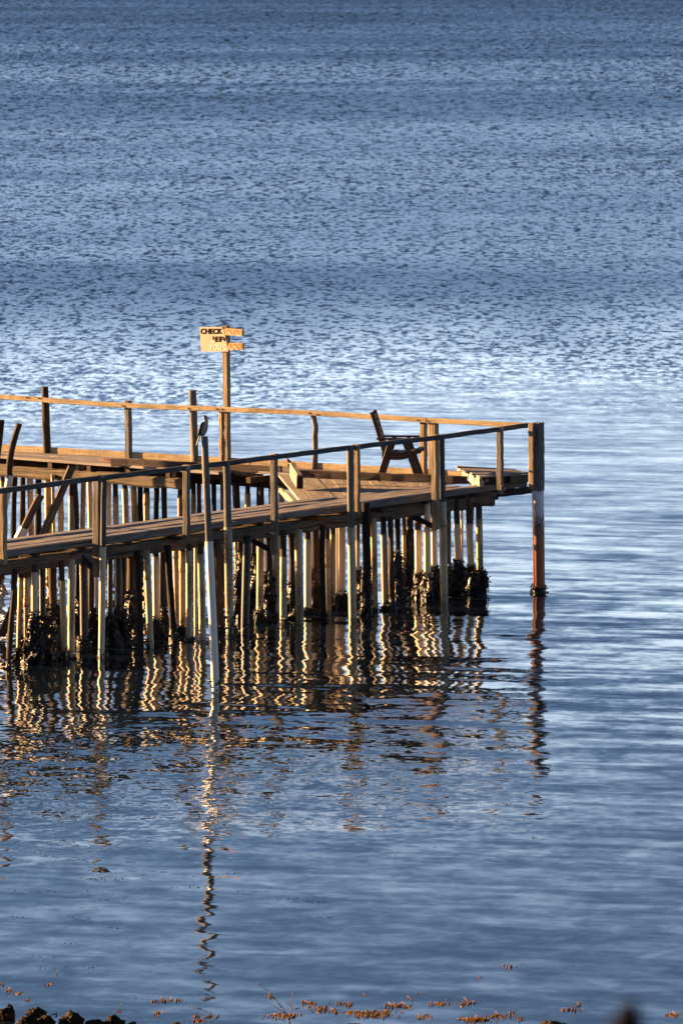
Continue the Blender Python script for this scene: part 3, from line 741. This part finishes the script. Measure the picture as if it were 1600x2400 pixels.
mb = MB(); mb.beam(near(s_of_px(1165, .05), .06, 1.37), near(s_of_px(1250, .0), .02, 1.36), .10, .09, seg=5, jit=.006); mb.build('cross_beam', M['black_wood'], rdk)

# ------------------------------------------------------------------ loose timbers
lb = MB(); q0, q1 = W(694, 1110, 1.64), W(1092, 1125, 1.64)
lb.beam(q0, q1, .085, .11, seg=14, jit=.006, bev=.01)
o = lb.build('loose_beam', M['chair_wood'], origin=q0); tag(o, 'long dark brown beam lying raised across the platform in front of the chair', 'beam')
tb = thing('timber_block', 'thick grey timber block standing tilted at the left end of the loose beam', 'timber block', W(702, 1147, ZD))
f0 = W(702, 1147, ZD); c0 = f0 + Vector((0, 0, .11)); c1 = c0 + Vector((-.10, .75, .105))
mb = MB(); mb.beam(c0, c1, .085, .20, seg=5, jit=.006, bev=.012); mb.build('post', M['platform_wood'], tb); ca_ = (c1 - c0).normalized(); mb = MB(); mb.beam(c0 - ca_ * .03 - Vector((0, 0, .012)), c0 - ca_ * .002 - Vector((0, 0, .012)), .088, .17, seg=1, jit=.003, bev=.012); mb.build('dark_end_face', M['black_wood'], tb)  # thin black slab covers the front end of the block
mb = MB(); q = c1 + Vector((-.03, .02, .02)); mb.beam(q + Vector((-.045, 0, .04)), q + Vector((.02, 0, .04)), .05, .045, seg=1, jit=.004); mb.build('chock', M['pale_wood'], tb)

def strut(name, label, xt, yt, xb, yb, Y, w_, sleeve=None):
    p1 = WY(xt, yt, Y); p0 = WY(xb, yb, Y)
    r_ = thing(name, label, 'strut', p0)
    mb = MB(); mb.beam(p0, p1, w_, .05, up=Vector((.5, -.85, 0)), seg=9, jit=.006, rag=.02); mb.build('timber', M['stringer_wood'], r_)
    if sleeve:
        a, c = WY(*sleeve[0], Y), WY(*sleeve[1], Y); mb = MB(); mb.beam(a, c, w_ + .022, .075, up=Vector((.5, -.85, 0)), seg=2, jit=.001); mb.build('pipe_sleeve', M['pvcw'], r_)
Ys = W(0, 1497, 0).y
strut('leaning_strut', 'short broken strut with white sleeve leaning behind the near walkway at left', 95, 1160, -70, 1490, Ys, .10, ((57, 1238), (20, 1312)))
strut('leaning_strut', 'longer bare broken strut leaning right behind the near walkway, its tip splintered', 168, 1094, 2, 1492, Ys - .1, .105)

# ------------------------------------------------------------------ chair
fy = W(886, 1127, ZD)
ch = thing('garden_chair', 'red brown slatted garden armchair facing right on the platform', 'chair', fy)
sx_, sy_ = Vector((math.cos(rad(-6)), math.sin(rad(-6)), 0)), Vector((-math.sin(rad(-6)), math.cos(rad(-6)), 0))
def C(x, z, y): return fy + sx_ * x + sy_ * y + Vector((0, 0, z))
cw = .50
for y in (.0, cw):
    yo = .045 if y == 0 else -.045
    mb = MB(); mb.beam(C(0, 0, y), C(.19, .59, y), .035, .075, up=sx_, seg=4, jit=.001); mb.build('rear_leg', M['chair_wood'], ch)
    mb = MB(); mb.beam(C(.585, 0, y), C(.375, .59, y), .035, .08, up=sx_, seg=4, jit=.001); mb.build('front_leg', M['chair_wood'], ch)
    mb = MB(); mb.beam(C(.10, .34, y + yo), C(-.10, .985, y + yo), .032, .056, up=sx_, seg=5, jit=.001, bev=.02); mb.build('back_frame', M['chair_wood'], ch)
    mb = MB(); mb.beam(C(-.02, .605, y), C(.545, .605, y), .10, .025, seg=4, jit=.001, bev=.01); mb.build('armrest', M['chair_wood'], ch)
    rs = []
    for k in range(9):
        f = k / 8; x = .05 + .565 * f; top = .405 - .035 * math.sin(math.pi * min(1, f * 1.15)) + .035 * f; h_ = .085 * (1 - .55 * max(0, f - .6) / .4)
        rs.append([C(x, top - h_, y + yo - .017), C(x, top - h_, y + yo + .017), C(x, top, y + yo + .017), C(x, top, y + yo - .017)])
    mb = MB(); mb.rings(rs, R.uniform(0, 9), [k * .07 for k in range(9)]); mb.build('seat_rail', M['chair_wood'], ch)
mb = MB()
for k in range(6):
    f = (k + .35) / 6; x = .10 + .53 * f; z = .418 - .035 * math.sin(math.pi * min(1, f * 1.1)) + .035 * f
    mb.beam(C(x, z, -.01), C(x, z, cw + .01), .078, .022, up=Vector((0, 0, 1)), seg=2, jit=.001, bev=.008)
mb.build('seat', M['chair_wood'], ch)
mb = MB()
for k in range(6):
    f = (k + .5) / 6; x = .085 - .17 * f + .008; z = .42 + .53 * f
    nrm = Vector((.955, 0, .296)); mb.beam(C(x, z, .03), C(x, z, cw - .03), .074, .014, up=sx_ * .955 + Vector((0, 0, .296)), seg=2, jit=.001, bev=.006)
mb.build('backrest', M['chair_wood'], ch)

# ------------------------------------------------------------------ sign
Ysg = railY(531) + .09
ps = WY(531, 1080, Ysg)
sg = thing('warning_sign', 'torn cream warning sign with black letters on a tall post with two orange boards', 'sign', ps)
mb = MB(); mb.beam(WY(532.5, 1084, Ysg), WY(530, 763, Ysg), .085, .085, up=nf, seg=14, jit=.0025, bev=.006); mb.build('post', M['post_wood'], sg)
du = Vector((.80, -.60, 0)); dnn = Vector((-.60, -.80, 0))
org = WY(530, 823, Ysg) + dnn * .062                 # on the front face of the post
sgl = FPX / org.y
def S(x, y, off=0.):                                 # photo pixel on the sign's own plane
    dd = ray(x, y); n_ = dnn; c0_ = Vector((0, 0, CAMH)); t_ = (org - c0_).dot(n_) / dd.dot(n_)
    return c0_ + dd * t_ + n_ * off
outline = [(468, 766), (519, 766), (521, 769), (524, 772), (525, 779), (527, 786), (528.5, 794), (531, 801), (532, 809), (534, 815), (535, 823.5), (500, 823.5), (471, 823.5), (469.5, 800)]
def plate(name, pts, th, mat, parent, off=0.):
    mb = MB(); n_ = len(pts); f_ = [S(x, y, off) for x, y in pts]; bk = [p - dnn * th for p in f_]
    mb.v = [tuple(p) for p in f_ + bk]
    mb.face(list(range(n_))[::-1], [(p[0] * .01, p[1] * .01) for p in pts][::-1]); mb.face(list(range(n_, 2 * n_)), [(p[0] * .01, p[1] * .01) for p in pts])
    for i in range(n_):
        j = (i + 1) % n_; mb.face((i, j, n_ + j, n_ + i), [(0, 0), (1, 0), (1, .1), (0, .1)])
    return mb.build(name, mat, parent)
panel = plate('panel', outline, .018, M['sign'], sg)
bd1 = plate('board', [(526, 769.5), (534, 769), (567.5, 772), (567.5, 787.5), (545, 786), (528, 785)], .05, M['board'], sg, .002)
bd2 = plate('board', [(535.5, 803.5), (568.5, 804), (568.5, 820), (537, 820), (534, 812)], .05, M['board'], sg, .002)
def lettering(txt, x0, x1, ytop, ybot, mat, bold, clip=True, name='lettering'):
    cu = bpy.data.curves.new('t', 'FONT'); cu.body = txt; cu.size = 1; cu.offset = bold; cu.extrude = 0; cu.fill_mode = 'FRONT'; cu.resolution_u = 4
    ob = bpy.data.objects.new('t', cu); COL.objects.link(ob); bpy.context.view_layer.update()
    dg = bpy.context.evaluated_depsgraph_get(); me = bpy.data.meshes.new_from_object(ob.evaluated_get(dg)); bpy.data.objects.remove(ob)
    bm = bmesh.new(); bm.from_mesh(me); bpy.data.meshes.remove(me)
    xs = [v.co.x for v in bm.verts]; ys = [v.co.y for v in bm.verts]; a, c, d, e = min(xs), max(xs), min(ys), max(ys)
    for v in bm.verts: v.co.x = x0 + (v.co.x - a) / (c - a) * (x1 - x0); v.co.y = ybot + (v.co.y - d) / (e - d) * (ytop - ybot)
    if clip:                                          # cut along the torn edge
        tq, bq = Vector((520.5, 766, 0)), Vector((534.0, 823.5, 0)); t_ = (bq - tq).normalized(); nn = Vector((-t_.y, t_.x, 0))
        if nn.x < 0: nn = -nn
        bmesh.ops.bisect_plane(bm, geom=bm.verts[:] + bm.edges[:] + bm.faces[:], plane_co=tq - nn * .3, plane_no=nn, clear_outer=True)
    mb = MB(); bm.verts.ensure_lookup_table()
    for v in bm.verts: mb.v.append(tuple(S(v.co.x, v.co.y, .003)))
    for f in bm.faces:
        mb.face([v.index for v in f.verts], [(0, 0)] * len(f.verts))
    bm.free(); return mb.build(name, mat, panel)
lettering('CHECK T', 470, 533, 769.5, 782.5, M['ink'], .045)
lettering('EFO', 504.5, 540, 788, 801, M['ink'], .045)
mb = MB(); pr = [(497, 788.2), (502.2, 788.2), (502.2, 792.4), (500.5, 794), (503, 796.6), (501, 797), (498, 794.2), (500, 791), (497, 790)]
mb.v = [tuple(S(x, y, .003)) for x, y in pr]; mb.face(list(range(len(pr))), [(0, 0)] * len(pr)); mb.build('lettering', M['ink'], panel)
mb = MB(); pr = [(495.5, 795), (497, 795), (497, 799.3), (503, 798), (503, 801.3), (495.5, 801.3)]
mb.v = [tuple(S(x, y, .003)) for x, y in pr]; mb.face(list(range(len(pr))), [(0, 0)] * len(pr)); mb.build('lettering', M['white_ink'], panel)
lettering('YOU D', 490.5, 534, 806.8, 819.5, M['white_ink'], .012)
def squiggle(pts, w_, mat, parent):
    mb = MB(); n_ = 40; P = []
    for k in range(n_ + 1):
        f = k / n_ * (len(pts) - 1); i = min(int(f), len(pts) - 2); t_ = f - i
        p = [Vector((*pts[max(0, min(len(pts) - 1, i + q))], 0)) for q in (-1, 0, 1, 2)]
        P.append(.5 * ((2 * p[1]) + (-p[0] + p[2]) * t_ + (2 * p[0] - 5 * p[1] + 4 * p[2] - p[3]) * t_ ** 2 + (-p[0] + 3 * p[1] - 3 * p[2] + p[3]) * t_ ** 3))
    for k in range(n_ + 1):
        tt = (P[min(n_, k + 1)] - P[max(0, k - 1)]).normalized(); nn = Vector((-tt.y, tt.x, 0)) * w_ / 2
        for q in (P[k] + nn, P[k] - nn): mb.v.append(tuple(S(q.x, q.y, .006)))
    for k in range(n_): mb.face((2 * k, 2 * k + 1, 2 * k + 3, 2 * k + 2), [(0, 0)] * 4)
    return mb.build('lettering', mat, parent)
squiggle([(530, 781), (533, 774), (536, 772), (539, 777), (543, 783), (546, 782), (549, 776), (553, 773), (557, 774), (556, 780), (561, 784), (564, 780), (563, 774)], 1.7, M['orange_ink'], bd1)
squiggle([(531, 783), (535, 777), (538, 778), (541, 784), (546, 785), (549, 780)], .9, M['white_ink'], bd1)
squiggle([(556, 781), (560, 786), (564, 785), (566, 779)], .9, M['white_ink'], bd1)
squiggle([(538, 806), (541, 815), (545, 817), (547, 809), (550, 806), (554, 812), (558, 818), (563, 816), (565, 809), (562, 805), (559, 808)], 1.7, M['orange_ink'], bd2)
squiggle([(539, 810), (542, 818), (546, 818), (549, 811), (552, 813), (557, 819)], .9, M['white_ink'], bd2)

# ------------------------------------------------------------------ bird on the mooring post
top = WY(479, 1023, W(505, 1624, 0).y); sb = FPX / top.y
bd = thing('bird', 'slim black and white seabird with pale breast perched upright on the leaning post', 'bird', top)
def Bp_(x, y): return top + Vector(((x - 479) / sb, 0, (1023 - y) / sb))
spine = [(472.5, 1022, 2.0, 2.2), (474.5, 1018, 5.0, 4.2), (476, 1012, 7.2, 5.8), (477.5, 1004, 8.3, 6.6), (479.5, 996, 7.6, 6.2), (481.5, 990, 6.0, 5.0), (482.6, 985.5, 4.6, 4.0), (482.0, 982, 3.9, 3.6), (480.6, 979.5, 4.6, 4.0), (480.8, 976.6, 4.9, 3.9), (482.2, 974.8, 3.6, 2.8), (483, 973.4, 1.2, 1.2)]
mb = MB(); rs = []
for i, (x, y, rx, ry) in enumerate(spine):
    a = Vector((spine[max(0, i - 1)][0], spine[max(0, i - 1)][1])); c = Vector((spine[min(len(spine) - 1, i + 1)][0], spine[min(len(spine) - 1, i + 1)][1]))
    tt = (c - a).normalized(); nn = Vector((-tt.y, tt.x)); rx *= 1.12; ry *= 1.12; cc = Bp_(x, y); ring = []
    if nn.x < 0: nn = -nn
    for k in range(16):
        th = 2 * math.pi * k / 16
        ring.append(cc + Vector((nn.x * math.cos(th) * rx / sb, -math.sin(th) * ry / sb, -nn.y * math.cos(th) * rx / sb)))
    rs.append(ring)
mb.rings(rs, 0, [i * .05 for i in range(len(rs))])
for k, f in enumerate(mb.f):                             # nape, crown and back are black
    c = sum((Vector(mb.v[i]) for i in f), Vector()) / len(f)
    px = 479 + (c.x - top.x) * sb; py = 1023 - (c.z - top.z) * sb
    if py < 977.2 - (482 - px) * .05 or (py > 986 and px < 470 + (1020 - py) * .21 - 1.0): mb.mi[k] = 1
body = mb.build('body', [M['feather_white'], M['feather_black']], bd, smooth=True)
mb = MB(); rs = []
for (x, y, r_) in [(484.5, 978.6, 2.6), (487.5, 979.2, 1.7), (491, 980, 1.0), (494, 980.5, .8), (496, 981.0, .35)]:
    cc = Bp_(x, y); rs.append([cc + Vector((0, math.cos(2 * math.pi * k / 10) * r_ * .8 / sb, math.sin(2 * math.pi * k / 10) * r_ / sb)) for k in range(10)])
mb.rings(rs, 0, [0, .02, .04, .06, .08]); mb.build('beak', M['beak'], bd, smooth=True)
for sy in (-1, 1):
    mb = MB(); rs = []
    for (x, y, rx, ry) in [(477, 988, 1.2, .8), (474.5, 992, 3.4, 1.6), (471.8, 998, 4.2, 2.0), (469.3, 1006, 3.9, 1.9), (467, 1014, 3.0, 1.5), (464.5, 1021, 2.0, 1.0), (463.4, 1026, .7, .5)]:
        cc = Bp_(x, y) + Vector((0, sy * (5.0 - max(0, (y - 1008)) * .16) / sb, 0)); rs.append([cc + Vector((math.cos(2 * math.pi * k / 12) * rx / sb, math.sin(2 * math.pi * k / 12) * ry / sb, -math.cos(2 * math.pi * k / 12) * rx * .3 / sb)) for k in range(12)])
    mb.rings(rs, 0, [i * .04 for i in range(7)]); mb.build('wing', M['feather_black'], bd, smooth=True)
    mb = MB(); rs = []
    for (x, y, r_) in [(477, 1018, 1.6), (478, 1021.5, 1.0), (478.5, 1023.3, 1.1)]:
        cc = Bp_(x, y) + Vector((0, sy * 2.2 / sb, 0)); rs.append([cc + Vector((math.cos(2 * math.pi * k / 8) * r_ / sb, math.sin(2 * math.pi * k / 8) * r_ / sb, 0)) for k in range(8)])
    mb.rings(rs, 0, [0, .02, .03])
    for t_ in (-.5, 0, .5):
        p = Bp_(478.5, 1023) + Vector((0, sy * 2.2 / sb, 0)); mb.pole(p, p + Vector((4.2 / sb * math.cos(t_), 4.2 / sb * math.sin(t_), -.002)), .004, .002, 6, 2, 0)
    mb.build('foot', M['beak'], bd, smooth=True)
mb = MB(); rs = []
for (x, y, rx, ry) in [(472, 1014, 2.6, 3.2), (468.8, 1022, 2.6, 3.6), (464.5, 1034, 2.3, 3.8), (461.2, 1043, 1.8, 3.6), (460, 1046, .5, 2.2)]:
    cc = Bp_(x, y) + Vector((-.004, -.015, 0)); rs.append([cc + Vector((math.cos(2 * math.pi * k / 12) * rx / sb, math.sin(2 * math.pi * k / 12) * ry / sb, math.cos(2 * math.pi * k / 12) * rx * .4 / sb)) for k in range(12)])
mb.rings(rs, 0, [0, .05, .1, .15, .2]); mb.build('tail', M['feather_black'], bd, smooth=True)
for sy in (-1, 1):
    p = Bp_(484.2, 977.6) + Vector((0, sy * 3.3 / sb, 0)); mb = MB(); mb.pole(p - Vector((0, sy * .003, 0)), p + Vector((0, sy * .002, 0)), .004, .003, 8, 1, 0); mb.build('eye', M['ink'], bd)

# a small bird on the timber block
q = c1 + Vector((-.055, .02, .095)); sb2 = FPX / q.y
sw = thing('small_bird', 'tiny dark bird with rusty face sitting on the tilted timber block', 'bird', q)
def sm(x, z): return q + Vector((x, 0, z))
mb = MB(); rs = []
for (x, z, r_) in [(.030, .008, .004), (.018, .016, .016), (0, .026, .021), (-.014, .042, .019), (-.022, .054, .015), (-.028, .063, .013), (-.036, .066, .006)]:
    cc = sm(x, z); rs.append([cc + Vector((math.cos(2 * math.pi * k / 10) * r_ * .7, math.sin(2 * math.pi * k / 10) * r_, math.cos(2 * math.pi * k / 10) * r_ * .7)) for k in range(10)])
mb.rings(rs, 0, [0] * 7)
for k, f in enumerate(mb.f):
    c = sum((Vector(mb.v[i]) for i in f), Vector()) / len(f)
    if c.x - q.x < -.018 and c.z - q.z > .035: mb.mi[k] = 1
mb.build('body', [M['feather_black'], M['rusty_feather']], sw, smooth=True)
mb = MB(); mb.beam(sm(.012, .018), sm(.075, -.006), .02, .008, seg=2, jit=0, bev=.002); mb.build('tail', M['feather_black'], sw)
mb = MB(); mb.pole(sm(-.036, .066), sm(-.048, .064), .004, .001, 6, 1, 0); mb.build('beak', M['beak'], sw)

# ------------------------------------------------------------------ foreshore
def rock(x, y, w_, h_, seed, label):
    y += 3; p = W(x, y, 0); s_ = FPX / p.y; rw_, rh = w_ / s_ / 2, h_ / s_
    bm = bmesh.new(); bmesh.ops.create_icosphere(bm, subdivisions=5, radius=1)
    for v in bm.verts:
        n_ = mnoise.fractal(v.co * 1.6 + Vector((seed * 3.7, 0, 0)), 1.0, 2.0, 3) * .32 + mnoise.fractal(v.co * 6.5 + Vector((0, seed, 0)), .8, 2.0, 3) * .13
        v.co *= 1 + n_
        v.co.x *= rw_; v.co.y *= rw_ * 1.1; v.co.z *= rh
    mb = MB(); bm.verts.ensure_lookup_table()
    mb.v = [tuple(v.co + p) for v in bm.verts]
    for f in bm.faces: mb.face([v.index for v in f.verts], [(0, 0)] * len(f.verts))
    bm.free(); o = mb.build('rock', M['rock'], origin=p, smooth=True); tag(o, label, 'rock', 'weed-covered rocks along the shore')
rock(12, 2388, 40, 22, 1, 'low weedy rock at the far left edge of the shore')
rock(22, 2376, 22, 22, 2, 'knobbly upright weedy rock at the left end of the shore')
rock(4, 2372, 14, 9, 12, 'small dark rock cut by the left edge beside the knobbly rock')
rock(85, 2375, 44, 15, 3, 'smooth black rock standing off alone in the water')
rock(62, 2406, 52, 27, 4, 'brown weedy rock just below the smooth black rock')
rock(106, 2402, 44, 22, 5, 'broad weedy rock between the brown rock and the domed rock')
rock(166, 2402, 58, 28, 6, 'large domed rock thick with yellow weed, largest on the shore')
rock(222, 2404, 50, 16, 7, 'low flat weedy rock right of the large domed rock')
rock(266, 2404, 52, 24, 8, 'pointed orange-brown rock right of the low flat rock')
rock(308, 2407, 30, 12, 9, 'small low rock right of the pointed orange-brown rock')
rock(414, 2405, 28, 10, 10, 'small rock tip at the bottom edge left of the twig')
rock(830, 2404, 36, 8, 11, 'small rounded rock tip at the bottom right of the twig')
rock(1296, 2405, 62, 12, 13, 'wide flat orange rock tip at the bottom edge, right of centre')

clusters = [(41,2327,30,14),(64,2343,12,5),(115,2307,16,6),(6,2308,10,4),(18,2325,14,5),(134,2285,8,2),(394,2346,80,34),(284,2373,16,6),(370,2374,18,10),(284,2359,2,1),(462,2382,14,10),(491,2382,14,12),(463,2394,34,18),(130,2377,6,4),
 (722,2351,30,22),(740,2362,50,26),(764,2368,60,34),(664,2381,80,60),(800,2352,40,14),(818,2357,16,16),(845,2374,90,70),(880,2380,80,70),(890,2372,60,30),(920,2359,50,30),(955,2361,12,12),(1032,2353,44,28),(997,2383,34,26),(1090,2353,34,16),(978,2330,16,5),(854,2330,6,3),(960,2343,20,5),(1100,2390,40,30),(510,2383,8,5),(630,2336,20,6),
 (1187,2265,32,14),(1095,2351,34,16),(1115,2390,60,60),(1165,2382,40,34),(1200,2374,14,12),(1215,2390,20,9),(1340,2367,34,22),(1355,2355,10,5),(1573,2380,40,16),(1118,2293,8,4),(1320,2367,8,4)]
mb = MB()
def blob(p, r_, el):
    base = len(mb.v); n_, m_ = 6, 3
    tl = Vector((R.uniform(-.6, .6), R.uniform(-.6, .6), 1)).normalized(); a_ = tl.cross(Vector((1, 0, 0))).normalized(); c_ = tl.cross(a_)
    rs = []
    for k in range(5):
        f = k / 4; q_ = math.sin(math.pi * (.06 + .88 * f)) * r_; rs.append([p + tl * ((f - .5) * 2 * r_ * el) + a_ * math.cos(2 * math.pi * i / n_) * q_ + c_ * math.sin(2 * math.pi * i / n_) * q_ for i in range(n_)])
    mb.rings(rs, 0, [0] * 5)
for (x, y, w_, n_) in clusters:
    for _ in range(int(n_ * 1.0)):
        xx = x + R.gauss(0, .30) * w_; yy = y + R.gauss(0, 2.2) * (1 if w_ > 14 else .6)
        p = W(xx, yy, R.uniform(-.002, .012)); blob(p, R.uniform(.003, .0105) * R.choice((.7, 1, 1.15)), R.uniform(.8, 1.7))
    for _ in range(max(1, n_ // 5)):                     # floating strands
        p = W(x + R.gauss(0, .3) * w_, y + R.gauss(0, 2.5), .002); q_ = p + Vector((R.uniform(-.05, .05), R.uniform(-.25, .25), .003)); mb.pole(p, q_, .003, .002, 5, 2, .0008)
tag(mb.build('floating_seaweed', M['weed'], smooth=True), 'golden brown seaweed floating in scattered tufts on the shallow water', 'seaweed', kind='stuff')
mb = MB()
for (x0, x1, y, n_) in [(200, 290, 2062, 18), (230, 290, 2110, 14), (0, 60, 2150, 10), (130, 210, 2152, 8), (520, 580, 2048, 10), (555, 630, 2089, 10), (640, 720, 2108, 14), (690, 760, 2114, 20), (250, 290, 2175, 6), (150, 180, 2211, 6), (60, 130, 2242, 6), (90, 220, 2268, 12), (720, 780, 2150, 8), (310, 340, 2340, 4), (460, 490, 2331, 6), (30, 240, 2090, 16), (400, 480, 2080, 8)]:
    for _ in range(n_):
        x = R.uniform(x0, x1); p = W(x, y + R.gauss(0, 1.2), .002); a = R.uniform(-.3, .3)
        L_ = R.uniform(.006, .014); mb.pole(p, p + Vector((math.cos(a) * L_, math.sin(a) * L_ * 2, .001)), .0025, .0018, 5, 1, 0)
tag(mb.build('floating_weed_scraps', M['stem']), 'tiny dark scraps of weed drifting in lines on the near water', 'seaweed', kind='stuff')

Yt = 60.0; p = WY(680, 2404, Yt)
tw = thing('dead_twig', 'bare dry twig with thin forked branches sticking up at the bottom edge', 'twig', Vector((p.x, p.y, bank_h(p.x, p.y))))
def twig(pts, r0, r1, name):
    mb = MB(); q = [WY(x, y, Yt - d) if y < 2500 else Vector((p.x, p.y, bank_h(p.x, p.y) - .05)) for (x, y, d) in pts]
    n_ = len(q)
    for k in range(n_ - 1): mb.pole(q[k], q[k + 1], r0 + (r1 - r0) * k / (n_ - 1), r0 + (r1 - r0) * (k + 1) / (n_ - 1), 7, 2, .0004)
    return mb.build(name, M['twig'], tw, smooth=True)
twig([(684, 2600, 0), (680, 2404, 0), (674, 2384, 0), (661, 2363, .01), (645, 2345, .02), (628, 2324, .02), (614, 2312, .03), (602.6, 2304, .03)], .0085, .0022, 'stem')
twig([(678, 2392, 0), (680, 2378, -.01), (683, 2353, -.02), (685, 2336, -.02), (688, 2319, -.02)], .0055, .0018, 'branch')
twig([(671, 2379, 0), (653, 2366, .02), (634, 2355, .04)], .0042, .0016, 'branch')
twig([(682, 2359, -.02), (668, 2350, 0)], .003, .0014, 'branch')
twig([(669, 2398, 0), (653, 2385, .02)], .003, .0014, 'branch')

Yn = 8.5; q = WY(1462, 2420, Yn)
st = thing('dark_stem', 'blurred dark plant stem close to the camera at the bottom right', 'plant', Vector((q.x, q.y, bank_h(q.x, q.y))))
mb = MB(); path = [Vector((q.x - .10, q.y, bank_h(q.x, q.y) - .1)), WY(1448, 2500, Yn), WY(1464, 2405, Yn), WY(1478, 2368, Yn), WY(1490, 2345, Yn)]
for k in range(4): mb.pole(path[k], path[k + 1], [.020, .019, .017, .012][k], [.019, .017, .012, .004][k], 10, 3, .001)
mb.build('stem', M['stem'], st, smooth=True)
mb = MB(); mb.pole(WY(1500, 2408, Yn), WY(1512, 2378, Yn), .003, .0012, 8, 3, .0005); mb.pole(path[2], WY(1500, 2408, Yn), .004, .003, 8, 2, .0005); mb.build('side_shoot', M['stem'], st, smooth=True)

for o in list(bpy.data.objects):
    if '_loc' in o: del o['_loc']
